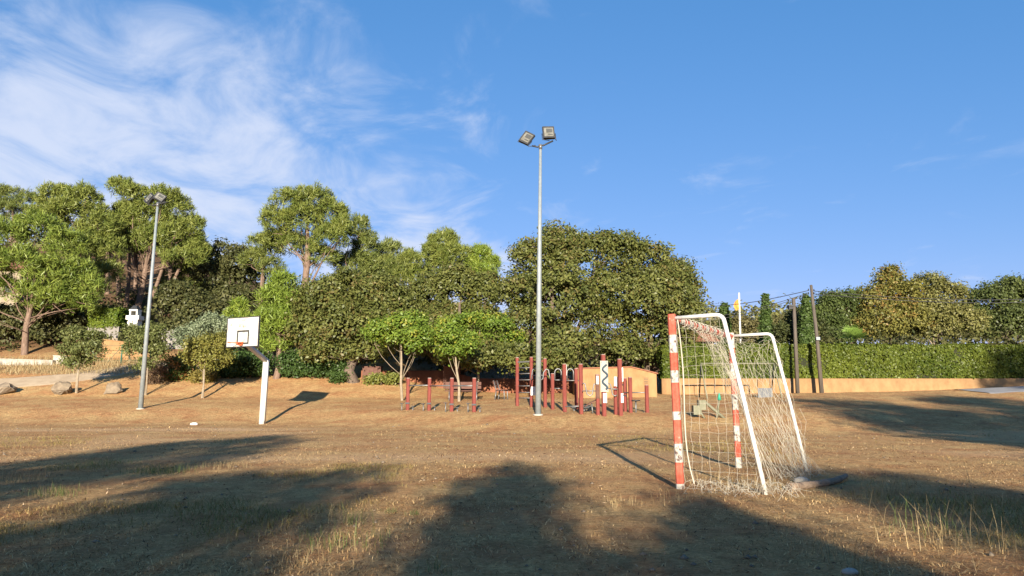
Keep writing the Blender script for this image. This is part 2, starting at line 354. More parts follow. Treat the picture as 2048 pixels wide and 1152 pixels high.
def tree(name, label, lobes, base, trunk_r, n_clump, per, clump_r, size, palt, kind='leaf', group=None, bark=None, cat='tree', fork=.45, accent=None, limbs=True, lean=None, low=-.55, extra_trunks=(), dead=0, split=True):
    """tapered trunk with limbs into each lobe; crown of single leaf faces"""
    L = np.array(lobes, float); base = np.array(base, float)
    root = thing(name, label, cat, base, 0, group)
    cen = L[:, :3].mean(0); top = L[:, 2].max()
    mb = MB(); hz = base[2] + (cen[2] - base[2]) * fork
    ftop = np.array([base[0] + (cen[0] - base[0]) * .5, base[1] + (cen[1] - base[1]) * .5, hz]) - base
    tp = np.array([cen[0], cen[1], cen[2] + (top - cen[2]) * .5]) - base
    o = rng.normal(size=2) * trunk_r * .8
    pts = [np.array([0, 0, -.25]), np.array([0, 0, .05]), ftop * .5 + np.array([o[0], o[1], 0]), ftop, ftop * .5 + tp * .5, tp]
    mb.tube(pts, [trunk_r * 1.35, trunk_r * 1.1, trunk_r * .92, trunk_r * .8, trunk_r * .5, trunk_r * .15], 9)
    for t in extra_trunks:
        e = np.array(t, float); limb(mb, (e[0], e[1], -.2), np.array([tp[0] + e[0] * 2.2, tp[1] + e[1], tp[2] * .85]), trunk_r * .8, trunk_r * .2, 7, .04, 7)
    if limbs:
        for l in L:
            q = np.clip(rng.uniform(.5, 1.05), 0, 1); s = ftop * q if q < 1 else ftop
            e = l[:3] - base + np.array([0, 0, -.2 * l[5]])
            if e[2] < s[2] * .8: s = ftop * .7
            limb(mb, s, e, trunk_r * .27, trunk_r * .06, 5)
            for _ in range(2):
                dd = rng.normal(size=3); dd /= np.linalg.norm(dd); limb(mb, e * .75 + s * .25, e + dd * l[3:6] * .8, trunk_r * .16, trunk_r * .04, 4)
    for _ in range(dead):
        q = rng.uniform(.35, 1.0); s = ftop * q; an = rng.uniform(0, 2 * math.pi); ln = rng.uniform(.9, 2.0) * np.mean(L[:, 3])
        limb(mb, s, s + np.array([math.cos(an) * ln, math.sin(an) * ln, rng.uniform(.15, .6) * ln]), trunk_r * .16, trunk_r * .04, 4, .15)
    mb.build('trunk', bark or M_BARK, root)
    LL = L
    if split:
        LL = []
        for l in L:
            LL.append([*l[:3], *(l[3:6] * (.96 if kind == 'leaf' else .93))])
            for _ in range(5):
                d = rng.normal(size=3); d /= np.linalg.norm(d); d[2] = abs(d[2]) if rng.random() < .7 else d[2]
                f = rng.uniform(.28, .50); LL.append([*(l[:3] + d * l[3:6] * (1.02 - f * .75)), *(l[3:6] * f)])
        LL = np.array(LL)
    V, F, K = crown_data(LL, n_clump, per, clump_r, size, palt[0], palt[1], kind, low, accent)
    me = np_mesh('crown', V - base[None], F, M_NEEDLE if kind == 'needle' else M_LEAF, K)
    new_obj('crown', me, root)
    return root
def gbase(px, Y):
    a, y, z = ray(px, 700); X = a / y * Y; return np.array([X, Y, gz(X, Y)])

# ---- pines on the left slope
def pine(label, spec, px, Y, tr, n, palt=PINE, depth=.9, size=.38, **kw):
    return tree('pine_tree', label, px_lobes(spec, Y, depth), gbase(px, Y), tr, int(n * 1.1), 20, .17, size, palt, 'needle', 'pines on the wooded slope', M_PINEBARK, **kw)
pine('pale green pine with bare lower branches at the left edge', [(10, 470, 42, 34), (75, 462, 52, 36), (130, 490, 42, 34), (40, 530, 48, 36), (105, 545, 52, 40), (160, 555, 34, 34), (-40, 500, 50, 45), (165, 610, 24, 30), (0, 580, 34, 30), (-60, 570, 50, 50), (120, 600, 40, 34), (60, 590, 36, 28), (185, 580, 24, 30)], 50, 45.5, .19, 1600, ((.085, .13, .02), (.215, .26, .045)), fork=.62, dead=9)
pine('broad bright green pine crown behind the leftmost pine', [(110, 395, 36, 30), (165, 400, 34, 30), (140, 430, 50, 36), (200, 450, 40, 36), (95, 440, 40, 36), (215, 500, 38, 40), (170, 500, 44, 40), (215, 550, 34, 26)], 148, 54, .22, 1600, fork=.6)
pine('tallest pine of the left wood, rising behind the left floodlight', [(240, 378, 26, 24), (275, 395, 36, 30), (325, 400, 36, 30), (355, 425, 34, 32), (385, 460, 26, 34), (290, 440, 48, 36), (345, 475, 50, 36), (395, 500, 22, 30), (250, 440, 34, 36), (300, 490, 44, 30), (365, 520, 40, 24), (245, 480, 30, 30)], 268, 57, .25, 2200, fork=.62, dead=10, extra_trunks=((-1.2, .3), (.9, -.2), (1.6, .6)))
pine('grey green pine on the far left skyline', [(20, 395, 30, 26), (55, 405, 28, 24), (30, 430, 46, 36), (-20, 420, 40, 36)], 30, 72, .3, 700, PINE_D)
for k, (px, Y, lab) in enumerate([(232, 61, 'thin bare pine trunk leftmost in the dark wood'), (262, 63, 'straight pine trunk in the dark wood left of the floodlight pole'), (335, 62, 'slender pine trunk right of the left floodlight pole'), (205, 66, 'pine deep in the shade behind the clipped ivy hedge')]):
    pine(lab, [(px + 6, 455, 30, 26), (px - 18, 480, 30, 26), (px + 24, 490, 32, 26)], px, Y, .2, 420, PINE, fork=.8, dead=4)
pine('dark pine filling the gap right of the tallest pine', [(375, 500, 34, 36), (400, 540, 32, 40), (360, 560, 40, 36), (420, 590, 30, 30)], 378, 64, .25, 800)
pine('lone umbrella pine with reddish trunk above the oaks', [(575, 410, 38, 30), (625, 400, 42, 28), (660, 430, 34, 34), (555, 445, 34, 34), (605, 450, 52, 40), (655, 480, 38, 34), (590, 495, 46, 28), (640, 515, 36, 24), (680, 470, 22, 40), (548, 480, 28, 26)], 613, 56, .30, 1900, fork=.72)
pine('thin sparse pine left of the lone umbrella pine', [(520, 490, 26, 22), (545, 500, 24, 22), (505, 520, 24, 24), (540, 535, 30, 20)], 519, 58, .2, 420, PINE_D, fork=.8)
pine('narrow pine just right of the lone umbrella pine', [(715, 455, 22, 28), (728, 500, 32, 40), (705, 540, 36, 40), (745, 545, 34, 36)], 715, 60, .25, 800, PINE_D)
pine('mid green pine second in the descending row behind the oaks', [(775, 505, 28, 26), (765, 545, 38, 36), (790, 545, 30, 30)], 775, 62, .25, 650, PINE_D)
pine('lower pine ending the descending row behind the oaks', [(820, 525, 26, 24), (835, 555, 32, 30), (805, 560, 30, 30)], 822, 62, .22, 550, PINE)
pine('round topped pine rising between the two oak groups', [(885, 485, 30, 28), (865, 510, 26, 26), (910, 510, 28, 28), (888, 530, 40, 28)], 888, 60, .25, 850)
pine('small bright pine next to the big oak, on the skyline', [(958, 512, 22, 24), (945, 535, 20, 22), (980, 530, 20, 20), (962, 550, 32, 22)], 962, 60, .22, 600, PINE_B)
b = hit(553, 757)
tree('pine_tree', 'young light green pine right of the basketball backboard', px_lobes([(565, 572, 26, 26), (545, 600, 30, 26), (580, 610, 30, 26), (540, 640, 28, 26), (572, 650, 36, 30), (600, 660, 24, 28), (535, 672, 24, 22), (560, 690, 34, 18)], b[1]), b, .17, 1000, 16, .18, .36, ((.10, .15, .02), (.22, .29, .045)), 'needle', 'pines on the wooded slope', M_PINEBARK, fork=.5, dead=5)
pine('little bright pine top showing above the backboard', [(478, 620, 14, 18), (470, 640, 18, 18), (487, 645, 18, 18)], 477, 47, .1, 220, PINE_B)
# ---- undergrowth trees between the pines
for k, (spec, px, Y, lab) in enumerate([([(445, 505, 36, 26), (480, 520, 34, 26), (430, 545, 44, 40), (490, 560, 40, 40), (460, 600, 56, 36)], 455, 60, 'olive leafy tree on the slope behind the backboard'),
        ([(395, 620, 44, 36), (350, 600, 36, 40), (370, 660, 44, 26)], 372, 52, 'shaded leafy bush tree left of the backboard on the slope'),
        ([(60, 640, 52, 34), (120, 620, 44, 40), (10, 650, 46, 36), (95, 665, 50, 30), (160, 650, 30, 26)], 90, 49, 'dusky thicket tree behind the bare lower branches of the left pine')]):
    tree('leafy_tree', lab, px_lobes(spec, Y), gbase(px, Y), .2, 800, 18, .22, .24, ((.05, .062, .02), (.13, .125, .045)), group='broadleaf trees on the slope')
# ---- holm oaks
oak_spec = [
 ([(640, 600, 56, 46), (700, 575, 54, 36), (760, 590, 56, 42), (620, 660, 48, 48), (690, 650, 66, 56), (770, 660, 62, 52), (655, 705, 48, 32), (730, 705, 54, 30), (800, 625, 36, 50)], hit(706, 764), 'left holm oak with forked trunk beside the dark hedge', 39.5),
 ([(860, 590, 42, 42), (915, 570, 46, 34), (965, 585, 42, 40), (880, 650, 56, 50), (955, 650, 56, 52), (845, 690, 40, 36, -3), (920, 712, 50, 26, -4.5), (985, 708, 40, 32, -4.5), (950, 722, 36, 18, -5.5)], np.array([*at(917, 740, 42)[:2], gz(at(917, 740, 42)[0], 42)]), 'middle holm oak behind the bright green young trees', 42),
 ([(1120, 480, 44, 36), (1075, 520, 56, 44), (1150, 530, 66, 56), (1050, 580, 56, 52), (1130, 610, 70, 62), (1060, 655, 58, 52, -1), (1130, 690, 60, 44, -3), (1195, 500, 46, 40), (1115, 600, 84, 84), (1060, 718, 48, 26, -4.5), (1110, 722, 40, 24, -5), (1020, 712, 36, 28, -4.5)], np.array([*at(1110, 740, 42)[:2], gz(at(1110, 740, 42)[0], 42)]), 'tallest holm oak, behind the central floodlight pole', 41),
 ([(1240, 510, 54, 44), (1300, 520, 50, 42), (1350, 550, 46, 40), (1235, 580, 64, 60), (1320, 600, 68, 60), (1375, 575, 30, 40), (1375, 630, 30, 40), (1220, 650, 56, 50), (1300, 670, 62, 48), (1360, 680, 38, 40), (1255, 705, 50, 28), (1335, 715, 42, 22), (1285, 600, 92, 76)], np.array([*at(1290, 740, 42.5)[:2], gz(at(1290, 740, 42.5)[0], 42.5)]), 'wide holm oak over the ochre hut, left of the goal', 41)]
for spec, bs, lab, Y in oak_spec:
    tree('holm_oak', lab, px_lobes(spec, Y, 1.0), bs, .32, 3000, 20, .20, .18, OAK, group='holm oaks behind the playground', fork=.35, accent=((.16, .11, .04), .12))
# ---- young bright trees in the play area
for (px, py), spec, lab in [((804, 801), [(770, 660, 34, 20), (815, 645, 34, 20), (845, 670, 26, 20), (745, 670, 22, 18), (800, 680, 44, 22), (835, 690, 26, 16)], 'bright green young tree, leftmost beside the hurdle posts'),
        ((918, 803), [(895, 672, 24, 18), (925, 690, 30, 18), (905, 705, 26, 12)], 'small thin young tree between two brighter ones'),
        ((951, 790), [(905, 655, 34, 20), (950, 645, 40, 22), (995, 655, 34, 22), (1020, 680, 26, 20), (960, 680, 46, 22), (890, 685, 24, 16), (1000, 700, 30, 14)], 'widest bright green young tree, left of the ladder frame')]:
    b = hit(px, py)
    tree('young_tree', lab, px_lobes(spec, b[1], 1.0), b, .065, 520, 22, .17, .14, MUL, group='young trees in the play area', bark=M_PALEBARK, fork=.55, low=-.3, accent=((.34, .30, .04), .10))
for (px, py), spec, lab, pl in [((152, 786), [(150, 672, 22, 20), (185, 675, 20, 18), (140, 705, 20, 22), (180, 705, 30, 26), (155, 725, 26, 14)], 'small staked tree between two boulders by the dirt track', SMALL),
        ((290, 790), [(268, 668, 20, 18), (310, 665, 22, 20), (265, 700, 20, 20), (315, 705, 22, 26), (290, 690, 26, 30), (285, 730, 22, 14)], 'small tree half hidden by the left floodlight pole', SMALL),
        ((404, 796), [(400, 690, 26, 24), (435, 690, 26, 24), (385, 712, 20, 22), (430, 718, 30, 24), (405, 725, 28, 18)], 'round yellowish young tree tied to a stake left of the backboard', ((.12, .13, .028), (.26, .235, .055)))]:
    b = hit(px, py)
    r = tree('small_tree', lab, px_lobes(spec, b[1], 1.0), b, .045, 480, 20, .12, .115, pl, group='small trees along the track', bark=M_PALEBARK, fork=.6)
    st = MB(); hgt = up_at(px, py - 62, b); st.tube([(.09, -.06, -.1), (.05, -.06, hgt)], .035, 6); st.build('stake', M_PALEBARK, r)
# ---- shrubs
def shrub(label, spec, Y, pl, n=350, size=.13, cat='shrub', accent=None, name='shrub'):
    lb = px_lobes(spec, Y); c = np.array(lb)[:, :3].mean(0); b = np.array([c[0], Y, gz(c[0], Y)])
    return tree(name, label, lb, b, .05, n, 18, .14, size, pl, group='shrubs below the slope', fork=.4, cat=cat, accent=accent, low=-.9)
shrub('shrub with red young leaves beside the yellowish tree', [(338, 735, 18, 20), (368, 730, 20, 18), (350, 752, 26, 14), (380, 750, 16, 16)], 39.5, ((.05, .09, .02), (.13, .18, .04)), accent=((.45, .17, .06), .38))
shrub('low rounded yellow green bush under the yellowish tree', [(415, 752, 18, 13), (398, 755, 12, 10)], 39.0, ((.14, .12, .03), (.25, .20, .05)), 160)
shrub('silvery grey green bush above the yellowish tree', [(400, 660, 30, 24), (440, 655, 30, 24), (370, 675, 24, 24), (425, 640, 22, 16)], 43, ((.13, .17, .09), (.27, .31, .18)), 420)
shrub('dry brown bush right of the left floodlight pole', [(312, 750, 16, 22), (302, 770, 12, 14)], 38.5, ((.13, .08, .05), (.22, .15, .09)), 160, .1)
shrub('low light green bush in front of the wooden cabinet', [(760, 758, 16, 7), (785, 757, 14, 7), (742, 760, 10, 6)], 38.8, ((.12, .14, .03), (.24, .25, .06)), 160)
shrub('dark green bush at the foot of the forked oak', [(685, 745, 16, 18), (672, 752, 12, 12)], 39.0, ((.035, .065, .018), (.08, .13, .03)), 200)
for k, (x, lab) in enumerate([(462, 'dark glossy hedge bush right under the backboard'), (505, 'dark glossy hedge bush behind the basketball pole'), (590, 'dark glossy hedge bush right of the young pine'), (632, 'dark glossy hedge bush in front of the left oak')]):
    shrub(lab, [(x - 14, 728, 22, 24), (x + 14, 725, 24, 26), (x, 742, 28, 14)], 40.3 if x < 560 else 40.0, ((.03, .06, .016), (.075, .125, .03)), 420, .14)
def clipped(name, label, x0, x1, y, depth, z0f, h, pl, n, cat='hedge'):
    """a clipped hedge: leaves over the faces of a box, a solid dark filler box added inside"""
    root = thing(name, label, cat, ((x0 + x1) / 2, y, z0f)); W = x1 - x0
    mb = MB(); mb.box((0, depth / 2, h / 2 - .03), (W - .2, depth - .2, h - .14)); mb.build('dark_core', M_DARKCORE, root)  # solid dark box added so the hedge is not see-through
    A = np.array([W * h, W * depth, depth * h, depth * h]); f = rng.choice(4, n, p=A / A.sum()); u = rng.random(n); v = rng.random(n); P = np.zeros((n, 3)); Nn = np.zeros((n, 3))
    q = f == 0; P[q] = np.stack([(u[q] - .5) * W, 0 * u[q], v[q] * h], -1); Nn[q] = (0, -1, 0)
    q = f == 1; P[q] = np.stack([(u[q] - .5) * W, v[q] * depth, 0 * u[q] + h], -1); Nn[q] = (0, 0, 1)
    for k, s in ((2, -1), (3, 1)):
        q = f == k; P[q] = np.stack([0 * u[q] + s * W / 2, u[q] * depth, v[q] * h], -1); Nn[q] = (s, 0, 0)
    wob = (fbm(P[:, 0] * 1.3 + 50, P[:, 2] * 1.3 + P[:, 1], 8) - .45) * .42 - .06 * rng.random(n)
    P += Nn * wob[:, None]; P += rng.normal(size=(n, 3)) * .03
    t = np.clip(fbm(P[:, 0] * .6 + 9, P[:, 2] * .8, 31) * .9 + .5 * (rng.random(n) - .5), 0, 1)
    V, F, K = leaves(P, Nn * .7 + rng.normal(size=(n, 3)) * .5, .125, .085, pal(pl[0], pl[1], t), None)
    new_obj('leaves', np_mesh('leaves', V, F, M_LEAF, K), root); return root
YW = 38.3
xl, xr = at(1325, 788, YW)[0], at(2300, 780, YW)[0]
ztop = at(1650, 757, YW)[2]; hh = at(1650, 691, YW)[2] - ztop
clipped('clipped_hedge', 'long clipped green hedge on top of the ochre garden wall', xl + .1, xr, YW + .12, 1.4, ztop + .01, hh, ((.042, .07, .01), (.18, .21, .03)), 58000)
clipped('clipped_hedge', 'bright ivy covered hedge block above the grey wall on the left', at(176, 650, 47)[0], at(236, 650, 47)[0], 47, 1.2, at(200, 655, 47)[2], at(200, 617, 47)[2] - at(200, 655, 47)[2], ((.05, .10, .012), (.22, .26, .03)), 5000)
# ---- trees beyond the garden wall
def beyond(name, label, spec, px, Y, n, size, pl, accent=None, **kw):
    return tree(name, label, px_lobes(spec, Y), gbase(px, Y), .2, int(n * 1.2), 24, .22, size * .75, pl, group='trees beyond the garden wall', accent=accent, **kw)
beyond('leafy_tree', 'dark green leafy tree right of the leaning utility pole', [(1670, 610, 34, 26), (1640, 640, 26, 36), (1690, 630, 34, 40), (1660, 670, 44, 36), (1705, 600, 22, 18)], 1672, 48, 900, .22, ((.045, .07, .02), (.12, .15, .04)))
beyond('autumn_tree', 'tree with yellow and rusty autumn leaves behind the hedge', [(1775, 565, 26, 26), (1745, 600, 34, 28), (1800, 590, 36, 30), (1760, 640, 50, 40), (1815, 640, 44, 40), (1730, 660, 26, 26), (1780, 548, 14, 14)], 1790, 47, 1100, .22, ((.10, .105, .025), (.25, .225, .055)), accent=((.32, .17, .05), .10))
beyond('leafy_tree', 'open branched olive green tree with pale limbs right of the autumn tree', [(1860, 570, 30, 22), (1890, 590, 34, 28), (1850, 620, 40, 34), (1905, 635, 40, 36), (1875, 660, 50, 26), (1940, 650, 30, 30)], 1853, 47, 800, .22, ((.10, .11, .03), (.24, .22, .07)), bark=M_PALEBARK, dead=8)
beyond('leafy_tree', 'dusky green tree at the right edge beyond the hedge', [(1980, 600, 40, 34), (2030, 590, 44, 36), (1960, 650, 40, 40), (2020, 650, 50, 44), (2090, 610, 54, 60)], 2005, 50, 1100, .24, ((.05, .07, .02), (.13, .155, .045)))
beyond('leafy_tree', 'brownish green tree behind the goal crossbar', [(1480, 658, 34, 22), (1520, 662, 34, 22), (1560, 658, 34, 24), (1588, 648, 20, 22), (1440, 668, 38, 20), (1500, 682, 50, 16)], 1520, 56, 700, .26, ((.09, .085, .03), (.20, .17, .07)))
beyond('leafy_tree', 'dark bush between the steel post and the utility pole', [(1600, 650, 22, 34), (1570, 672, 22, 22), (1625, 668, 24, 24)], 1600, 44, 450, .2, ((.045, .06, .02), (.11, .12, .04)))
for k, (px, top, bot, w, Y, lab) in enumerate([(1531, 592, 690, 10, 43, 'slim cypress left of the steel post'), (1612, 592, 690, 13, 41.5, 'cypress between the steel post and the leaning utility pole'), (1449, 608, 690, 12, 45, 'cypress seen through the top of the goal net')]):
    sp = [(px, top + (bot - top) * t, w * (1 - .75 * (1 - t) ** 1.3), (bot - top) * .16, 0) for t in np.linspace(.12, .95, 7)]
    tree('cypress', lab, px_lobes(sp, Y), gbase(px, Y), .12, 520, 20, .08, .17, ((.04, .07, .02), (.10, .15, .035)), group='cypresses beyond the wall', fork=.3, limbs=False, split=False)
def palm():
    Y = 41; b = gbase(1703, Y); r = thing('fan_palm', 'small fan palm with fresh green fronds poking above the hedge', 'palm', b); top = at(1703, 682, Y)[2] - b[2]
    mb = MB(); mb.tube([(0, 0, -.2), (.05, 0, top * .6), (0, 0, top - .1)], [.14, .12, .1], 8); mb.build('trunk', M_BARK, r)
    for k in range(16):
        az = rng.uniform(0, 2 * math.pi); el = rng.uniform(.35, 1.35); d = np.array([math.cos(az) * math.cos(el), math.sin(az) * math.cos(el), math.sin(el)]); s = rng.uniform(.45, .6)
        side = np.cross(d, (0, 0, 1)); side /= np.linalg.norm(side); o = np.array([0, 0, top - .1]); hub = o + d * s
        V = []; F = []
        for j in np.linspace(-1.15, 1.15, 13):
            t = d * math.cos(j) + side * math.sin(j); wv = np.cross(t, np.cross(d, side)) * .028; e = hub + t * .62 * (1 - .15 * abs(j)) - np.array([0, 0, .12 * abs(j)])
            i = len(V); V += [hub - wv * .3, hub + t * .35 + wv, e, hub + t * .35 - wv]; F.append((i, i + 1, i + 2, i + 3))
        i = len(V); V += [o - side * .012, o + side * .012, hub + side * .01, hub - side * .01]; F.append((i, i + 1, i + 2, i + 3))
        V = np.array(V); cl = np.tile(np.array([[.17, .26, .05]]), (len(V), 1)) * rng.uniform(.8, 1.2)
        new_obj('frond', np_mesh('frond', V, np.array(F), M_LEAF, cl), r)
palm()
# ---- far woods, one mass
def far_woods():
    lb = []
    for k in range(520):
        right = k < 400; Y = rng.uniform(62, 185); u = rng.uniform(.22, 1.0) if right else rng.uniform(-.95, -.45)
        X = u * Y; z = gz(X, Y); r = rng.uniform(1.8, 3.6); hgt = rng.uniform(3.2, 6.2) if right else rng.uniform(3, 5)
        lb.append((X, Y, z + hgt * .6, r, r, hgt * .55))
    V, F, K = crown_data(lb, 9500, 9, .42, .5, (.075, .085, .026), (.21, .20, .065), 'leaf', -.4)
    tag(new_obj('woodland', np_mesh('woodland', V, F, M_LEAF, K)), 'distant wooded hillside of mixed pines and oaks', 'woodland', kind='stuff')
far_woods()
def undergrowth():
    lb = []
    for k in range(170):
        px = rng.uniform(-60, 560); Y = rng.uniform(46, 66); b = gbase(px, Y); r = rng.uniform(.5, 1.2)
        lb.append((b[0], b[1], b[2] + r * .5, r, r, r * .8))
    for k in range(60):
        px = rng.uniform(430, 1000); Y = rng.uniform(47, 60); b = gbase(px, Y); r = rng.uniform(1.0, 1.9)
        lb.append((b[0], b[1], b[2] + r * .8, r, r, r * 1.2))
    for k in range(70):
        px = rng.uniform(540, 1010); Y = rng.uniform(49, 62); b = gbase(px, Y); r = rng.uniform(1.3, 2.2)
        lb.append((b[0], b[1], b[2] + r * 1.0, r, r, r * 1.3))
    for k in range(60):
        X = rng.uniform(7, 40); Y = rng.uniform(42, 47); r = rng.uniform(.9, 1.5)
        lb.append((X, Y, gz(X, Y) + 1.5, r, r, 1.9))
    for k in range(85):
        px = rng.uniform(690, 1340); Y = rng.uniform(43.2, 45.5); b = gbase(px, Y); r = rng.uniform(.9, 1.4)
        lb.append((b[0], b[1], b[2] + 1.3, r, r, 1.6))
    V, F, K = crown_data(lb, 6900, 12, .25, .26, (.045, .055, .018), (.13, .125, .045), 'leaf', -.3)
    tag(new_obj('undergrowth', np_mesh('undergrowth', V, F, M_LEAF, K)), 'tangled scrub filling the wood floor and the garden behind the hedge', 'scrub', kind='stuff')
undergrowth()

# ---- trees behind the viewpoint (their shadows lie across the pitch)
def behind():
    specs = [
     [(-6.3, 8.2, .9, .7), (-7.3, 7.6, .9, .8), (-5.5, 7.6, .6, .7), (-7.2, 6.6, 1.2, .9), (-5.8, 6.6, 1.0, 1.0), (-6.8, 5.4, 1.7, 1.0), (-6.4, 4.2, 1.7, .9), (-8.0, 5.2, 1.0, .9), (-8.2, 4.2, 1.4, .8)],
     [(-2.4, 6.1, .8, .5), (-3.5, 5.9, .8, .6), (-2.6, 5.3, 1.15, .6), (-3.4, 4.7, 1.3, .8), (-2.3, 4.6, 1.05, .6), (-2.4, 3.9, 1.3, .7), (-3.8, 3.9, .7, .7)],
     [(.1, 6.45, .32, .35), (.0, 5.95, .55, .45), (-.25, 5.3, .62, .5), (-.05, 4.6, .85, .6), (.6, 4.8, .6, .35), (.1, 3.8, 1.05, .6)],
     [(1.8, 5.25, .35, .5), (1.85, 4.5, .6, .6), (1.4, 4.6, .6, .4), (2.0, 3.6, .6, .55)],
     [(4.4, 5.6, .9, .8), (5.2, 5.9, .8, .6), (4.6, 4.6, 1.2, .9), (5.3, 3.8, 1.3, .8), (3.9, 3.9, .6, .6)],
     [(8.0, 5.6, 1.0, .8), (7.4, 4.6, 1.2, .9), (8.9, 4.9, 1.2, 1.0), (9.6, 6.4, 1.1, .9), (10.2, 5.2, 1.0, .9), (8.1, 3.8, 1.4, .8)],
     [(13.6, 11.2, 2.0, 1.9), (12.6, 9.2, 2.0, 1.8), (15.4, 9.6, 2.2, 2.0), (13.2, 7.2, 2.4, 1.7), (16.0, 7.0, 2.2, 1.8), (12.6, 5.4, 2.0, 1.4)],
     [(19.6, 11.4, 2.3, 2.0), (18.6, 9.0, 2.2, 2.0), (21.4, 9.4, 2.3, 2.0), (20.0, 6.6, 2.6, 2.0)],
     [(27.5, 15.5, 2.6, 2.4), (26.8, 12.0, 2.8, 2.4), (29.5, 12.5, 2.8, 2.4), (28.0, 8.5, 3.0, 2.6)]]
    for k, s in enumerate(specs):
        Y = -14.0 - (k % 3) * .6; lb = [(x, Y + rng.uniform(-.3, .3), z, rx, rx, rz) for x, z, rx, rz in s]; bx = np.mean([q[0] for q in s])
        big = k > 5
        tree('leafy_tree', 'leafy tree standing out of view behind the camera, shading the foreground', lb, (bx, Y, gz(bx, Y)), .12 if not big else .3, (720, 560, 400, 280, 600, 560)[k] if not big else 900, 14, .26 if not big else .42, .20 if not big else .34, ((.06, .08, .02), (.14, .16, .05)), group='trees behind the viewpoint', low=-1)
behind()

# ------------------------------------------------------------------ walls, hut, house
def long_wall():
    y = YW; r = thing('garden_wall', 'long low ochre rendered wall under the clipped hedge', 'wall', (xl, y, 0)); W = xr - xl; n = 60
    V = []; F = []
    for i in range(n + 1):
        x = W * i / n; w = .012 * math.sin(i * 1.7)
        for (yy, zz) in ((w, gz(xl + x, y) - .5), (w, ztop), (.3, ztop), (.3, gz(xl + x, y) - .5)): V.append((x, yy, zz))
    for i in range(n):
        for k in range(3): F.append((i * 4 + k, (i + 1) * 4 + k, (i + 1) * 4 + k + 1, i * 4 + k + 1))
    F += [(0, 1, 2, 3), (n * 4 + 3, n * 4 + 2, n * 4 + 1, n * 4)]
    me = np_mesh('render', np.array(V), np.array(F), M_OCHRE); new_obj('render', me, r)
long_wall()
def hut():
    Y = 35.6; x0 = at(1156, 785, Y)[0]; x1 = at(1314, 787, Y)[0]; g = min(gz(x0, Y), gz(x1, Y)) - .15
    zl, zm, zr = at(1156, 738, Y)[2], at(1262, 735, Y)[2], at(1314, 748, Y)[2]; xm = at(1262, 735, Y)[0]
    r = thing('ochre_hut', 'low ochre rendered hut with sloping tiled edge behind the exercise posts', 'hut', (x0, Y, g)); D = 3.0
    f = [(0, zl - g), (xm - x0, zm - g), (x1 - x0, zr - g)]
    V = [(0, 0, 0), (x1 - x0, 0, 0), (f[2][0], 0, f[2][1]), (f[1][0], 0, f[1][1]), (0, 0, f[0][1])]; V += [(a, D, c) for a, b, c in V]
    mb = MB(); mb.add(V, [(0, 1, 2, 3, 4), (9, 8, 7, 6, 5), (1, 6, 7, 2), (0, 4, 9, 5), (0, 5, 6, 1)]); mb.build('wall', M_OCHRE, r)
    rf = MB()
    for (a, b) in ((f[0], f[1]), (f[1], f[2])):
        a0 = (a[0] - (.08 if a is f[0] else 0), a[1]); b0 = (b[0] + (.08 if b is f[2] else 0), b[1])
        vs = [(a0[0], -.06, a0[1] + .004), (b0[0], -.06, b0[1] + .004), (b0[0], D + .06, b0[1] + .004), (a0[0], D + .06, a0[1] + .004)]; vs += [(p, q, s + .05) for p, q, s in vs]
        rf.add(vs, [(3, 2, 1, 0), (4, 5, 6, 7), (0, 1, 5, 4), (1, 2, 6, 5), (2, 3, 7, 6), (3, 0, 4, 7)])
    rf.build('roof', M_TILE, r)
    v = MB(); c = at(1292, 761, Y)
    for k in range(4): v.box((c[0] - x0, -.012, c[2] - g - .12 + k * .08), (.2, .02, .018))
    v.build('vent', M_DARKMETAL, r)
hut()
def back_wall():
    Y = 40.2; x0 = at(722, 760, Y)[0]; x1 = at(1166, 780, Y)[0]; r = thing('boundary_wall', 'shaded ochre boundary wall under the holm oaks', 'wall', (x0, Y, 0)); W = x1 - x0
    n = 30; V = []; F = []; zt = at(850, 741, Y)[2]; zt2 = at(1100, 757, Y)[2]
    for i in range(n + 1):
        x = W * i / n; top = zt + (zt2 - zt) * sstep(.35, .55, i / n)
        for yy, zz in ((0, gz(x0 + x, Y) - .4), (0, top), (.3, top), (.3, gz(x0 + x, Y) - .4)): V.append((x, yy, zz))
    for i in range(n):
        for k in range(3): F.append((i * 4 + k, (i + 1) * 4 + k, (i + 1) * 4 + k + 1, i * 4 + k + 1))
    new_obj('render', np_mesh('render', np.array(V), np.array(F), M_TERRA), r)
    dx = at(888, 740, Y)[0] - x0; dz = gz(x0 + dx, Y); gt = at(888, 732, Y)[2]
    g = MB(); g.box((dx + .45, -.05, (dz + gt) / 2), (.95, .06, gt - dz)); gate = g.build('gate', M_WOODDARK, r)
    for k in range(6):
        p = MB(); p.box((dx + .06 + .155 * k, -.09, (dz + gt) / 2), (.145, .02, gt - dz - .04)); p.build('plank', M_WOODDARK, gate)
    t = thing('wooden_cabinet', 'brown wooden cabinet in the shade right of the forked oak', 'cabinet', hit(742, 765) + np.array([0, .8, 0]))
    for k in range(5):
        p = MB(); p.box((-.5 + .205 * k, 0, .42), (.2, .5, .86)); p.build('panel', M_WOODDARK, t)
    l = MB(); l.box((-.09, 0, .875), (1.1, .56, .05)); l.build('lid', M_WOODDARK, t)
back_wall()
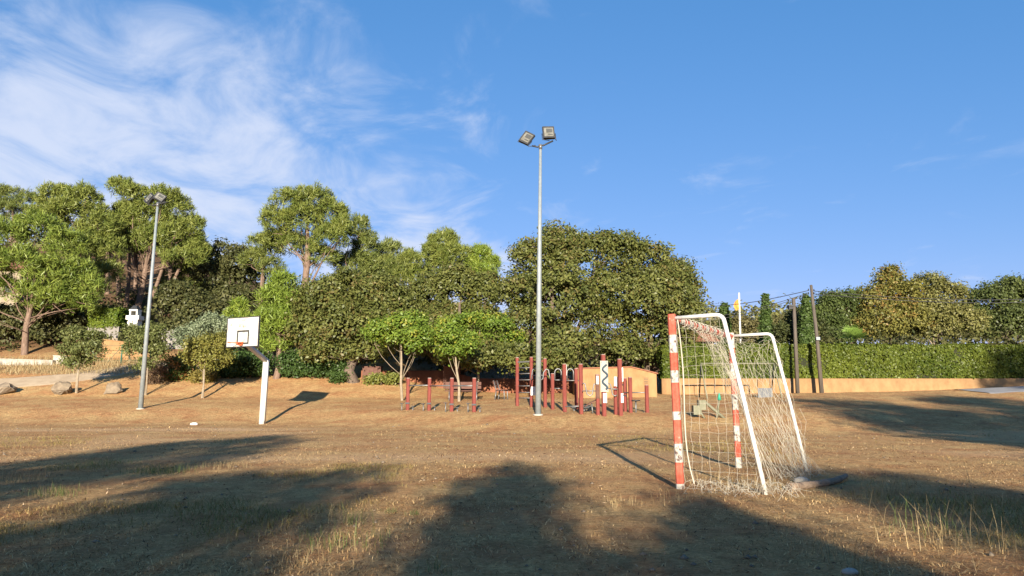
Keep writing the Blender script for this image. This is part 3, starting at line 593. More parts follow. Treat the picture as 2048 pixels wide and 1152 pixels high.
def masonry(name, label, x0, x1, yt, yb, Y, bw, bh, m, cat='wall', depth=.4):
    """rough wall of separate stones"""
    a = at(x0, yb, Y); c = at(x1, yt, Y); r = thing(name, label, cat, (a[0], Y, a[2])); W = c[0] - a[0]; H = c[2] - a[2]
    core = MB(); core.box((W / 2, depth / 2 + .05, H / 2 - .3), (W - .02, depth, H + .56)); core.build('mortar', M_CONC, r)
    z = 0; row = 0
    while z < H - .02:
        hh_ = min(bh * rng.uniform(.8, 1.2), H - z); x = 0
        while x < W - .02:
            w_ = min(bw * rng.uniform(.6, 1.4), W - x); s = MB(); pr = rng.uniform(.03, .08)
            s.box((x + w_ / 2, .05 - pr / 2 + .001, z + hh_ / 2), (max(w_ - .03, .02), pr, max(hh_ - .03, .02)), ch=.02); s.build('stone', m, r); x += w_
        z += hh_; row += 1
    return r
masonry('stone_wall', 'piece of pale masonry wall behind the basketball pole', 533, 588, 692, 728, 41.5, .42, .24, M_STONE)
masonry('stone_wall', 'grey retaining wall with stone foot under the ivy hedge block', 176, 236, 676, 702, 47, .6, .3, M_STONE)
def plain_wall(label, x0, x1, yt0, yt1, yb, Y, m, name='low_wall', th=.3):
    a = at(x0, yb, Y); b_ = at(x1, yb, Y); t0 = at(x0, yt0, Y)[2]; t1 = at(x1, yt1, Y)[2]; r = thing(name, label, 'wall', (a[0], Y, a[2])); W = b_[0] - a[0]
    vs = [(0, 0, -.6), (W, 0, -.6), (W, 0, t1 - a[2]), (0, 0, t0 - a[2])]; vs += [(x, th, z) for x, y, z in vs]
    mb = MB(); mb.add(vs, [(0, 1, 2, 3), (7, 6, 5, 4), (3, 2, 6, 7), (1, 5, 6, 2), (4, 0, 3, 7), (4, 5, 1, 0)]); mb.build('face', m, r)
    c = MB(); mid = ((t0 + t1) / 2 - a[2]); vs = [(-.02, -.03, t0 - a[2] + .003), (W + .02, -.03, t1 - a[2] + .003), (W + .02, th + .03, t1 - a[2] + .003), (-.02, th + .03, t0 - a[2] + .003)]; vs += [(x, y, z + .05) for x, y, z in vs]
    c.add(vs, [(3, 2, 1, 0), (4, 5, 6, 7), (0, 1, 5, 4), (1, 2, 6, 5), (2, 3, 7, 6), (3, 0, 4, 7)]); c.build('coping', m, r)
plain_wall('long low concrete wall at the left edge above the track', -60, 103, 717, 722, 742, 43, M_CONC)
plain_wall('short raised end of the low concrete wall behind the small tree', 104, 150, 712, 716, 742, 43.3, M_CONC)
plain_wall('grey rendered wall strip under the ivy hedge', 174, 236, 655, 655, 677, 47.1, M_GREYWALL)
plain_wall('shaded grey wall right of the left floodlight pole', 320, 372, 660, 664, 704, 47, M_GREYWALL)
plain_wall('sunlit ochre wall behind the green wire fence', 200, 300, 679, 692, 716, 44.5, M_OCHRE)
def house(label, x0, x1, yt, yb, Y, win):
    a = at(x0, yb, Y); c = at(x1, yt, Y); r = thing('stone_house', label, 'house', (a[0], Y, a[2] - 1)); W = c[0] - a[0]; H = c[2] - a[2] + 1
    mb = MB(); mb.box((W / 2, 3, H / 2), (W, 6, H)); mb.build('wall', M_STONE, r)
    rf = MB(); rf.add([(-.3, -.4, H + .003), (W + .3, -.4, H + .003), (W + .3, 6.4, H + .003), (-.3, 6.4, H + .003), (-.3, 3, H + 1.2), (W + .3, 3, H + 1.2)], [(0, 1, 5, 4), (2, 3, 4, 5), (1, 2, 5), (3, 0, 4), (3, 2, 1, 0)]); rf.build('roof', M_TILE, r)
    for (wx, wz) in win:
        w = MB(); w.box((W * wx, -.02, H * wz), (.9, .06, 1.1)); wo = w.build('window', M_WOODDARK, r)
        g = MB(); g.box((W * wx, -.056, H * wz), (.7, .012, .9)); g.build('pane', M_GLASS, wo)
house('pale stone house half hidden behind the leftmost pine', -60, 42, 540, 602, 52, [(.82, .62), (.45, .62)])
house('small pale stone house seen through the goal net above the hedge', 1391, 1428, 684, 706, 44, [(.35, .6)])
def barbecue():
    b = gbase(265, 46.5); z = at(265, 640, 46.5)[2]; r = thing('garden_barbecue', 'white masonry barbecue with dark chimney hood in the dark garden', 'barbecue', (b[0], 46.5, z)); k = 46.5 / FPX
    m = MB(); m.box((0, 0, 4 * k), (26 * k, .7, 8 * k)); m.box((0, 0, -.3), (20 * k, .6, .6)); m.build('base', M_WHITE, r)
    for s in (-1, 1):
        m = MB(); m.box((s * 6.5 * k, 0, 13 * k), (3 * k, .5, 10 * k)); m.build('pillar', M_WHITE, r)
    m = MB(); m.box((0, 0, 19 * k), (17 * k, .6, 3 * k)); m.build('shelf', M_WHITE, r)
    m = MB(); m.add([(-8 * k, -.3, 20.6 * k), (8 * k, -.3, 20.6 * k), (8 * k, .3, 20.6 * k), (-8 * k, .3, 20.6 * k), (-3 * k, -.12, 29 * k), (3 * k, -.12, 29 * k), (3 * k, .12, 29 * k), (-3 * k, .12, 29 * k)], [(3, 2, 1, 0), (4, 5, 6, 7), (0, 1, 5, 4), (1, 2, 6, 5), (2, 3, 7, 6), (3, 0, 4, 7)]); m.build('hood', M_DARKMETAL, r)
barbecue()
def fence():
    p0 = hit(243, 716); r = thing('wire_fence', 'green wire fence with posts beside the sunlit ochre wall', 'fence', p0)
    pts = []
    for px in (175, 243, 300):
        q = at(px, 713 if px < 300 else 722, 43.6); q[2] = gz(q[0], 43.6); pts.append(q); m = MB(); m.tube([q - p0 + np.array([0, 0, -.2]), q - p0 + np.array([0, 0, 1.15])], .045, 8); m.build('post', M_GREEN, r)
    w = MB()
    for a, b_ in zip(pts[:-1], pts[1:]):
        for zz in (.15, .6, 1.08): w.tube([a - p0 + np.array([0, 0, zz]), b_ - p0 + np.array([0, 0, zz])], .012, 4)
    for a, b_ in zip(pts[:-1], pts[1:]):
        w.tube([a - p0 + np.array([0, 0, 1.05]), a * .6 + b_ * .4 - p0 + np.array([0, 0, .05])], .014, 4); w.tube([b_ - p0 + np.array([0, 0, 1.05]), b_ * .6 + a * .4 - p0 + np.array([0, 0, .05])], .014, 4)
    w.build('wire', M_GREEN, r)
fence()

# ------------------------------------------------------------------ boulders, log, stones
def rock(name, label, c, sx, sy, sz, m, cat, group=None, seed=1, rough=.25):
    u = np.linspace(0, 2 * math.pi, 27)[:-1]; v = np.linspace(.04, math.pi - .04, 15); U, Vv = np.meshgrid(u, v)
    d = np.stack([np.cos(U) * np.sin(Vv), np.sin(U) * np.sin(Vv), np.cos(Vv)], -1); q = d.copy()
    f = 1 + rough * 2 * (fbm(q[..., 0] * 1.4 + q[..., 2] * .9 + seed * 7, q[..., 1] * 1.4 - q[..., 2] * .7 + 5, seed) - .47) + rough * .8 * (vnoise(q[..., 0] * 4 + seed, q[..., 1] * 4 + q[..., 2] * 4, seed + 3) - .5)
    f = np.minimum(f, 1.0 + rough * .25)
    P = d * f[..., None] * np.array([sx, sy, sz]); ny, nx = U.shape; i = np.arange(ny - 1)[:, None] * nx; j = np.arange(nx)[None]; j2 = (j + 1) % nx
    F = np.stack([i + j, i + nx + j, i + nx + j2, i + j2], -1).reshape(-1, 4)
    return tag(new_obj(name, np_mesh(name, P.reshape(-1, 3), F, m), None, c), label, cat, group)
def boulder(label, px, py, w, hgt, sd):
    import bmesh
    r2 = np.random.default_rng(sd); b = hit(px, py); k = b[1] / FPX; bm = bmesh.new()
    for q in range(20):
        d = r2.normal(size=3); d /= np.linalg.norm(d); f = r2.uniform(.82, 1.05); d = np.sign(d) * np.abs(d) ** .8
        bm.verts.new((d[0] * w * k * f, d[1] * w * k * .75 * f, d[2] * hgt * k * .62 * f + .12 * d[0] * w * k))
    bmesh.ops.convex_hull(bm, input=bm.verts[:])
    for v in [v for v in bm.verts if not v.link_faces]: bm.verts.remove(v)
    bmesh.ops.subdivide_edges(bm, edges=bm.edges[:], cuts=2, use_grid_fill=True)
    for v in bm.verts: v.co *= 1 + .05 * float(r2.normal())
    me = bpy.data.meshes.new('boulder'); bm.to_mesh(me); bm.free(); me.materials.append(M_ROCK)
    tag(new_obj('boulder', me, None, b + np.array([0, 0, hgt * k * .40])), label, 'boulder', 'boulders along the track')
for px, py, w, hgt, lab, sd in [(8, 788, 23, 22, 'pale boulder at the left edge of the picture', 3), (124, 788, 22, 25, 'largest pale boulder, left of the small staked tree', 5), (226, 787, 18, 23, 'broken brown boulder left of the left floodlight pole', 8)]:
    boulder(lab, px, py, w, hgt, sd)
def log():
    a = hit(1578, 981); b_ = hit(1693, 960); r = thing('fallen_log', 'thin curved dead log lying behind the goal', 'log', a)
    d = b_ - a; n = np.array([-d[1], d[0], 0]); n /= np.linalg.norm(n)
    pts = [d * t - n * .10 * math.sin(math.pi * t) + np.array([0, 0, .035 + .02 * t ** 3]) for t in np.linspace(0, 1, 12)]
    m = MB(); m.tube(pts, [.048, .047, .049, .045, .043, .046, .042, .038, .040, .036, .033, .028], 9); m.build('bark', M_LOG, r)
    e = MB(); e.tube([pts[0] - d / np.linalg.norm(d) * .004, pts[0] + d / np.linalg.norm(d) * .002], .042, 9); e.build('cut_end', M_BARK, r)
log()
rock('stone', 'smooth grey stone beside the dead log', hit(1604, 965) + np.array([0, 0, .02]), .10, .06, .05, M_CONC, 'stone', None, 4, .15)
rock('stone', 'small pale stone on the ground at the bottom edge', hit(1700, 1149) + np.array([0, 0, .01]), .05, .035, .025, M_CONC, 'stone', None, 6, .15)
rock('stone', 'white stone lying left of the basketball pole', hit(388, 850) + np.array([0, 0, .03]), .14, .09, .07, M_WHITE, 'stone', None, 9, .2)
def pebbles():
    V = []; F = []; n = 260; o = 0
    for k in range(n):
        Y = 3.5 + 22 * rng.random() ** 1.5; X = rng.uniform(-.85, .85) * Y; s = rng.uniform(.008, .022) * (1 + Y / 14); c = np.array([X, Y, gz(X, Y) + s * .2])
        d = np.array([(1, 0, 0), (0, 1, 0), (-1, 0, 0), (0, -1, 0), (0, 0, .7), (0, 0, -.7)]) * s * rng.uniform(.6, 1.3, (6, 1)); V.append(c + d)
        F += [(o + a, o + b_, o + 4) for a, b_ in ((0, 1), (1, 2), (2, 3), (3, 0))] + [(o + b_, o + a, o + 5) for a, b_ in ((0, 1), (1, 2), (2, 3), (3, 0))]; o += 6
    tag(new_obj('pebbles', np_mesh('pebbles', np.concatenate(V), np.array(F), M_ROCK)), 'loose pebbles scattered over the dry pitch', 'gravel', kind='stuff')
pebbles()

# ------------------------------------------------------------------ floodlights
def floodlight(label, px, pyb, ptx, pty, heads):
    b = hit(px, pyb); r = thing('floodlight_mast', label, 'floodlight', b, 0, 'floodlight masts'); H = up_at(ptx, pty, b); top = at(ptx, pty, b[1]) - b
    m = MB(); m.tube([(0, 0, -.3), top * .5, top], [.105, .08, .048], 14); m.build('pole', M_GALV, r)
    f = MB(); f.tube([(0, 0, -.05), (0, 0, .035)], .17, 14); f.build('base_collar', M_CONC, r)
    k = b[1] / FPX; ends = [at(hx, hy, b[1]) - b for hx, hy, *_ in heads]
    arm = MB(); arm.tube([ends[0] + np.array([0, -.02, 0]), top + np.array([-.10, 0, -.04]), top + np.array([0, 0, .03])], .032, 8); arm.tube([ends[1] + np.array([0, -.02, 0]), top + np.array([.10, 0, .02]), top + np.array([0, 0, .03])], .032, 8); arm.build('crossarm', M_DARKMETAL, r)
    cp = MB(); cp.tube([top + np.array([0, 0, -.12]), top + np.array([0, 0, .05])], .065, 10); cp.build('head_clamp', M_PIPE, r)
    for (hx, hy, cxp, cyp, rx, ry, rz, sz), e in zip(heads, ends):
        c = at(cxp, cyp, b[1]) - b; R = Matrix.Rotation(rz, 3, 'Z') @ Matrix.Rotation(ry, 3, 'Y') @ Matrix.Rotation(rx, 3, 'X')
        w, hgt = sz[0] * k, sz[1] * k
        hd = MB(); hd.box(c, (w, .10, hgt), R, ch=.03)
        back = [R @ Vector(v) for v in [(-w * .42, .05, -hgt * .42), (w * .42, .05, -hgt * .42), (w * .42, .05, hgt * .36), (-w * .42, .05, hgt * .36), (-w * .25, .2, -hgt * .3), (w * .25, .2, -hgt * .3), (w * .25, .2, hgt * .1), (-w * .25, .2, hgt * .1)]]
        hd.add([(v.x + c[0], v.y + c[1], v.z + c[2]) for v in back], [(4, 7, 6, 5), (0, 4, 5, 1), (1, 5, 6, 2), (2, 6, 7, 3), (3, 7, 4, 0)])
        ho = hd.build('lamp_head', M_DARKMETAL, r)
        def off(x, y, z): v = R @ Vector((x, y, z)); return (c[0] + v.x, c[1] + v.y, c[2] + v.z)
        rf = MB(); rf.box(off(0, -.052, .03 * hgt), (w * .80, .006, hgt * .76), R); rf.build('reflector', M_REFL, ho)
        bl = MB(); bl.box(off(w * .06, -.060, hgt * .14), (w * .52, .008, hgt * .34), R); bl.box(off(w * .12, -.060, -hgt * .20), (w * .4, .008, hgt * .08), R); bl.build('bulb_recess', M_GLASS, ho)
        fr = MB()
        for s in (-1, 1): fr.box(off(s * w * .44, -.058, 0), (w * .1, .02, hgt * .98), R); fr.box(off(0, -.0585, s * hgt * .45), (w * .98, .02, hgt * .1), R)
        fr.build('bezel', M_DARKMETAL, ho)
        for s in (-1, 1): yk = MB(); yk.tube([off(s * w * .56, 0, -.05 * hgt), off(s * w * .56, .02, -hgt * .55), tuple(e + np.array([s * w * .3, 0, .02]))], .016, 6); yk.build('yoke_arm', M_DARKMETAL, ho)
floodlight('tall floodlight mast in the middle of the picture', 1076, 830, 1081, 292, [(1064, 292, 1054, 277, -.30, .55, -.35, (24, 27)), (1106, 282, 1097, 266, -.25, -.05, .12, (25, 28))])
floodlight('left floodlight mast with two lamps in front of the pines', 281, 818, 315.5, 408, [(304, 411, 299, 397, -.35, .62, -.6, (14, 22)), (331, 404, 320, 395, -.35, .5, .1, (21, 17))])

# ------------------------------------------------------------------ basketball stand
def basketball():
    b = hit(524, 848); k = b[1] / FPX; r = thing('basketball_stand', 'white basketball stand with cranked pole and worn backboard', 'basketball hoop', b)
    def P(px, py, dy=0): return at(px, py, b[1] + dy) - b
    def sq(mb, pts, w):
        mb.tube(pts, w, 4)
    m = MB(); p1 = P(533, 719); sq(m, [(0, 0, -.3), p1], .135); m.build('pole', M_WHITE, r)
    p2 = P(487, 683, -1.25); a = MB(); sq(a, [p1 + np.array([.03, .03, -.09]), p2], .105); a.build('arm', M_WHITE, r)
    c = P(486, 664, -1.42); R = Matrix.Rotation(math.radians(-27), 3, 'Z'); Wb, Hb = 1.62, 1.08
    bd = MB(); bd.box(c, (Wb, .04, Hb), R); board = bd.build('backboard', M_BOARD, r)
    def off(x, y, z): v = R @ Vector((x, y, z)); return (c[0] + v.x, c[1] + v.y, c[2] + v.z)
    e = MB()
    for s in (-1, 1): e.box(off(s * (Wb / 2 + .012), 0, 0), (.03, .06, Hb + .054), R); e.box(off(0, 0, s * (Hb / 2 + .012)), (Wb - .008, .058, .03), R)
    e.build('board_edge', M_DARKMETAL, board)
    t = MB(); wx, wz = .56, .46; cz = -.20
    for s in (-1, 1): t.box(off(.03 + s * wx / 2, -.0235, cz), (.065, .006, wz + .065), R); t.box(off(.03, -.0236, cz + s * wz / 2), (wx - .065, .006, .065), R)
    t.build('target_square', M_BLACK, board)
    rim = MB(); rc = Vector(off(-.02, -.38, -.42)); ring = [(rc.x + .225 * math.cos(q), rc.y + .225 * math.sin(q), rc.z) for q in np.linspace(0, 2 * math.pi, 25)]; rim.tube(ring, .011, 6, cap=False)
    rim.tube([off(-.12, -.03, -.42), (rc.x - .1, rc.y + .2, rc.z)], .012, 6); rim.tube([off(.08, -.03, -.42), (rc.x + .08, rc.y + .2, rc.z)], .012, 6)
    rim.tube([off(-.02, -.03, -.53), (rc.x, rc.y + .22, rc.z - .01)], .014, 6); rim.box(off(-.02, -.04, -.44), (.16, .04, .13), R); rim.build('rim', M_ORANGE, r)
    s = MB(); s.tube([off(.45, .02, -.1), P(523, 712)], .02, 6); s.tube([off(-.35, .02, -.1), p2 * .5 + p1 * .5], .02, 6); s.build('brace', M_PIPE, r)
basketball()

# ------------------------------------------------------------------ goal
def goal():
    A = hit(1361, 978); B = hit(1478, 936); A[2] = gz(A[0], A[1]); e1 = (B - A); L1 = math.hypot(e1[0], e1[1]); e1 = np.array([e1[0] / L1, e1[1] / L1, 0]); e2 = np.array([e1[1], -e1[0], 0]); H = 2.04
    r = thing('goal', 'worn red and white handball goal with tattered net', 'goal', A); ang = math.atan2(e1[1], e1[0]); Rz = Matrix.Rotation(ang, 3, 'Z')
    lean = np.array([-.035, .0, 0])
    def banded(name, p, q, bands, w=.088):
        p = np.array(p, float); q = np.array(q, float); m = MB(); d = q - p; L = np.linalg.norm(d); d /= L
        R = Vector((0, 0, 1)).rotation_difference(Vector(d)).to_matrix() @ Matrix.Rotation(ang if abs(d[2]) > .5 else 0, 3, 'Z')
        for a, b_, mi in bands:
            c = p + d * L * (a + b_) / 2; m.box(c, (w, w, L * (b_ - a)), R, mi, .02)
        return m.build(name, [M_GOALRED, M_GOALWHITE], r)
    bA = [(0, .065, 1), (.065, .18, 0), (.18, .28, 1), (.28, .41, 0), (.41, .455, 1), (.455, .615, 0), (.615, .682, 1), (.682, .782, 0), (.782, .882, 1), (.882, 1, 0)]
    banded('goal_post', (0, 0, -.08), lean + np.array([0, 0, H + .04]), bA)
    nB = 9; bB = [(k / nB, (k + 1) / nB, (k + 1) % 2) for k in range(nB)]
    Bl = B - A; banded('goal_post', Bl + np.array([0, 0, -.08]), Bl + lean * .8 + np.array([0, 0, H + .04]), bB)
    n = 15; bar = banded('crossbar', lean + e1 * .046 + np.array([0, 0, H - .02]), Bl + lean * .8 - e1 * .046 + np.array([0, 0, H - .02]), [(k / n, (k + 1) / n, k % 2) for k in range(n)], .08)
    for k in range(13):
        ties = MB()
        c = lean + e1 * (.25 + k * .2) + np.array([0, 0, H - .02]); pts = [c + (e2 * math.cos(q) + np.array([0, 0, 1]) * math.sin(q)) * .062 for q in np.linspace(0, 2 * math.pi, 9)]; ties.tube(pts, .005, 4, cap=False); ties.build('net_tie', M_NET, bar)
    def frame(o):
        m = MB(); z = np.array([0, 0, 1.0]); pts = [o + z * (H - .01) + e2 * .04, o + z * (H + .0) + e2 * .50]
        for q in np.linspace(0, math.pi / 2 * .9, 6): pts.append(o + z * (H - .09 + .09 * math.cos(q)) + e2 * (.54 + .09 * math.sin(q)))
        pts += [o + z * 1.0 + e2 * .82, o + z * -.04 + e2 * 1.01]
        m.tube(pts, .025, 10); return m.build('net_frame', M_WHITE, r)
    frame(lean * .9); frame(Bl + lean * .8)
    # --- net
    net = MB(); rad = .0019
    def seg(a, b_):
        mid = (a + b_) / 2 + rng.normal(size=3) * .005; net.tube([a, mid, b_], rad, 3, cap=False)
    def panel(fn, nu, nv, diamond, skip=None, hole=0.0):
        G = [[fn((i + (.5 if diamond and j % 2 else 0)) / nu, j / nv) + rng.normal(size=3) * (.014 if diamond else .005) for i in range(nu + 1)] for j in range(nv + 1)]
        for j in range(nv + 1):
            for i in range(nu + 1):
                if G[j][i][2] < -.5: continue
                if diamond:
                    if j < nv:
                        for i2 in ((i, i - 1) if j % 2 == 0 else (i, i + 1)):
                            if 0 <= i2 <= nu and rng.random() > hole: seg(G[j][i], G[j + 1][i2])
                else:
                    if i < nu and G[j][i + 1][2] > -.5 and rng.random() > hole: seg(G[j][i], G[j][i + 1])
                    if j < nv and G[j + 1][i][2] > -.5 and rng.random() > hole: seg(G[j][i], G[j + 1][i])
    z = np.array([0, 0, 1.0])
    def stan(v):                      # rear edge offset at height
        h_ = H * (1 - v); return .64 + (1.0 - .64) * v
    def sideA(u, v):                  # near side: square meshes hanging straight
        hgt = H - .03 - v * (H - .02); e = .06 + u * (stan(v) - .07); e = .06 + (.06 + u * .92 - .06) * 1.0
        if e > stan(v) - .02: return np.array([0, 0, -9.0])
        bul = .05 * math.sin(math.pi * min(v, 1)) * math.sin(math.pi * u)
        p = e2 * e + z * max(hgt, .015) + e1 * bul + lean * (1 - v); return p
    panel(sideA, 9, 18, False, hole=.04)
    def sideB(u, v):
        e = .05 + u * (stan(v) - .06); hgt = H - .05 - v * (H - .04) - .10 * math.sin(math.pi * u) * (1 - v)
        return Bl + lean * .8 + e2 * e + z * max(hgt, .02) + e1 * (-.10 * math.sin(math.pi * u) * math.sin(math.pi * v))
    panel(sideB, 8, 15, True, hole=.05)
    def back(u, v):                   # rear sheet slung between the two stanchions, no rear bar so it sags
        e = stan(v) - .02; sag = 4 * u * (1 - u); hgt = (H - .06) * (1 - v) - .55 * sag * (1 - v) ** 1.2
        return lean * (1 - u) + Bl * u + e2 * (e - .30 * sag * (1 - .7 * v) + .05 * v) + z * max(hgt, .015 + .05 * rng.random()) + e1 * .03 * math.sin(9 * v + 4 * u)
    panel(back, 21, 14, True, hole=.06)
    def roof(u, v):                   # top sheet, torn loose along part of the crossbar and drooping
        sag = 4 * u * (1 - u); e = .03 + v * (.60 - .28 * sag)
        return lean * (1 - u) + Bl * u + e2 * e + z * (H - .05 - .40 * sag * v - .10 * math.sin(math.pi * v) * sag)
    panel(roof, 22, 5, False, hole=.12)
    # bunched strands falling from the crossbar to the far post and over the far lower corner
    for k in range(26):
        s = rng.uniform(.35, .8); a = lean + (Bl) * s + z * (H - .06) + e2 * rng.uniform(.0, .08); c = Bl * rng.uniform(.86, .98) + e2 * rng.uniform(.02, .25) + z * rng.uniform(.7, 1.35)
        pts = [a + (c - a) * t - z * .14 * math.sin(math.pi * t) + rng.normal(size=3) * .02 for t in np.linspace(0, 1, 7)]; net.tube(pts, rad, 3, cap=False)
    for k in range(34):
        u0 = rng.uniform(.45, 1.02); a = Bl * u0 + e2 * rng.uniform(.6, .95) + z * rng.uniform(.35, 1.1); c = Bl * rng.uniform(max(.55, u0 - .2), 1.05) + e2 * rng.uniform(.85, 1.15) + z * .03
        pts = [a + (c - a) * t + rng.normal(size=3) * .025 - z * .04 * math.sin(math.pi * t) for t in np.linspace(0, 1, 6)]; net.tube(pts, rad, 3, cap=False)
    # rope down the near post
    rp = [lean + e2 * .07 + z * (H - .02)] + [lean * (1 - t) + e2 * (.075 + .03 * math.sin(5 * t) + .12 * t ** 4) + z * (H - .05 - t * (H - .12)) for t in np.linspace(.03, 1, 12)]
    net.tube(rp, .009, 5, cap=False)
    # heap of slack net on the ground
    for k in range(150):
        u0 = rng.random() ** 1.2; base = e2 * rng.uniform(.1, 1.3) + e1 * rng.uniform(-.28, .35) * (1 + u0) if k < 100 else Bl * rng.uniform(.5, 1.0) + e2 * rng.uniform(.85, 1.25)
        a = rng.uniform(0, 2 * math.pi); ln = rng.uniform(.08, .28); d_ = np.array([math.cos(a), math.sin(a), 0]); hz = rng.uniform(.01, .13)
        w0 = A + base; g0 = gz(w0[0], w0[1]) - A[2]
        pts = [base + d_ * ln * (t - .5) + z * (g0 + .012 + hz * math.sin(math.pi * t)) + rng.normal(size=3) * .012 for t in np.linspace(0, 1, 5)]; net.tube(pts, rad, 3, cap=False)
    net.build('net', M_NET, r)
goal()

# ------------------------------------------------------------------ exercise park
def rpost(mb, b, o, h_, w=.12):
    mb.box(np.array(b) - o + np.array([0, 0, h_ / 2 - .1]), (w, w, h_ + .2), Matrix.Rotation(.35, 3, 'Z'), 0, .025); return
def add_post(r, o, px, yt, yb, w=.125, Y=None, label=None):
    b = hit(px, yb); h_ = up_at(px, yt, b); m = MB(); rpost(m, b, o, h_, w); p = m.build('post', M_REDPOST, r)
    c = MB(); c.box(b - o + np.array([0, 0, h_ + .012]), (w * .96, w * .96, .03), Matrix.Rotation(.35, 3, 'Z'), 0, .025); c.build('post_cap', M_CAP, p)
    if label: p['label'] = label
    return b, h_
def hurdles():
    o = hit(880, 821); r = thing('hurdle_bars', 'row of four red posts joined by low grey bars with foot plates', 'exercise bars', o); B = []
    for px, yb in ((815, 820), (858, 821), (903, 823), (948, 824)): B.append(add_post(r, o, px, 757, yb, .13))
    for i, y in ((0, 771), (1, 772), (2, 772)):
        m = MB(); a, b_ = B[i][0], B[i + 1][0]; z0 = at(835 + i * 44, y, a[1])[2]; m.tube([(a[0] - o[0], a[1] - o[1] - .02, z0 - o[2]), (b_[0] - o[0], b_[1] - o[1] - .02, z0 - o[2])], .024, 8); m.build('bar', M_PIPE, r)
    for k, (b_, h_) in enumerate(B):
        for s, zz in ((-1, .26), (1, .15)):
            m = MB(); c = b_ - o + np.array([s * .22, -.05, zz + (.06 * (k > 1) if s < 0 else 0)]); m.box(c, (.13 if s > 0 else .12, .22, .025)); f = m.build('foot_plate', M_DARKMETAL, r)
            l = MB(); l.tube([c + np.array([0, 0, -.012]), c + np.array([0, 0, -zz - .15])], .022, 6); l.build('stem', M_PIPE, f)
        m = MB(); m.box(b_ - o + np.array([0, -.075, .27]), (.17, .06, .06)); m.build('bracket', M_DARKMETAL, r)
hurdles()
def ladder_frame():
    o = hit(1062, 815); r = thing('ladder_frame', 'tall red ladder frame behind the central floodlight mast', 'climbing frame', o)
    a, ha = add_post(r, o, 1034.5, 716, 812); b_, hb = add_post(r, o, 1063, 715, 814); c, hc = add_post(r, o, 1090.5, 718, 815)
    for y in (736, 747.5, 760, 772, 785, 796):
        z0 = at(1048, y, a[1])[2] - o[2]; m = MB(); m.tube([a - o + np.array([0, 0, z0 - (a - o)[2]]), b_ - o + np.array([0, 0, z0 - (b_ - o)[2]])], .02, 8); m.build('rung', M_PIPE, r)
    for p, q, dz in ((a, b_, -.12), (b_, c, -.12)):
        m = MB(); m.box(((p + q) / 2 - o) * np.array([1, 1, 0]) + np.array([0, 0, ha + dz]), (np.linalg.norm((q - p)[:2]) - .11, .09, .05), Matrix.Rotation(math.atan2((q - p)[1], (q - p)[0]), 3, 'Z')); m.build('top_beam', M_REDPOST if p is b_ else M_PIPE, r)
    z0 = at(1078, 751, b_[1])[2] - o[2]; m = MB(); m.tube([b_ - o + np.array([0, 0, z0 - (b_ - o)[2]]), c - o + np.array([0, 0, z0 - (c - o)[2]])], .02, 8); m.build('rung', M_PIPE, r)
    s = MB(); q = at(1066.5, 782, b_[1] - .14) - o; s.box(q, (10 * b_[1] / FPX, .02, 17 * b_[1] / FPX)); s.build('sign_plate', M_WHITE, r)
ladder_frame()
def hoop_rail():
    o = hit(1130, 824); r = thing('hoop_rail', 'wavy grey pipe of arches running between red posts', 'exercise rail', o)
    B = [add_post(r, o, 1105.5, 748, 819, .12), add_post(r, o, 1129.5, 729, 824, .13), add_post(r, o, 1153, 738, 818, .12), add_post(r, o, 1162.5, 729, 828, .13)]
    Y = B[0][0][1]; k = Y / FPX; pts = []
    for x, y in [(1062, 760), (1064, 748), (1065, 740), (1070, 737), (1075, 740), (1077, 752), (1081, 761), (1086, 757), (1087, 745), (1092, 738), (1097, 740), (1099, 752), (1102, 761)]: pts.append(at(x, y, Y + .25) - o)
    m = MB(); m.tube(pts, .024, 8); m.build('wave_pipe', M_PIPE, r)
    for xc in (1116, 1140.5):
        pts = [at(xc - 6.5, 760, Y) - o] + [at(xc - 6.5 * math.cos(q), 745 - 7.5 * math.sin(q), Y) - o for q in np.linspace(0, math.pi, 9)] + [at(xc + 6.5, 760, Y) - o]
        m = MB(); m.tube(pts, .024, 8); m.build('arch', M_PIPE, r)
    for x0, x1, y in ((1105, 1129, 760), (1129, 1162, 761), (1107, 1129, 777)):
        m = MB(); m.tube([at(x0, y, Y + .02) - o, at(x1, y, Y + .02) - o], .02, 8); m.build('bar', M_PIPE, r)
    p = MB(); p.box(at(1132, 740, Y - .10) - o, (.05, .02, .42)); p.build('plate', M_WHITE, r)
    for x, y0, y1 in ((1154, 818, 820), (1170, 822, 822)):
        for j in range(4):
            s = MB(); c = hit(x - 6 + j * 4.2, 822) - o; s.box(c + np.array([0, 0, .12 + .05 * (j % 2)]), (.2, .25, .03)); q = s.build('step', M_DARKMETAL, r)
            l = MB(); l.tube([c + np.array([0, 0, .11]), c + np.array([0, 0, -.1])], .02, 6); l.build('stem', M_PIPE, q)
hoop_rail()
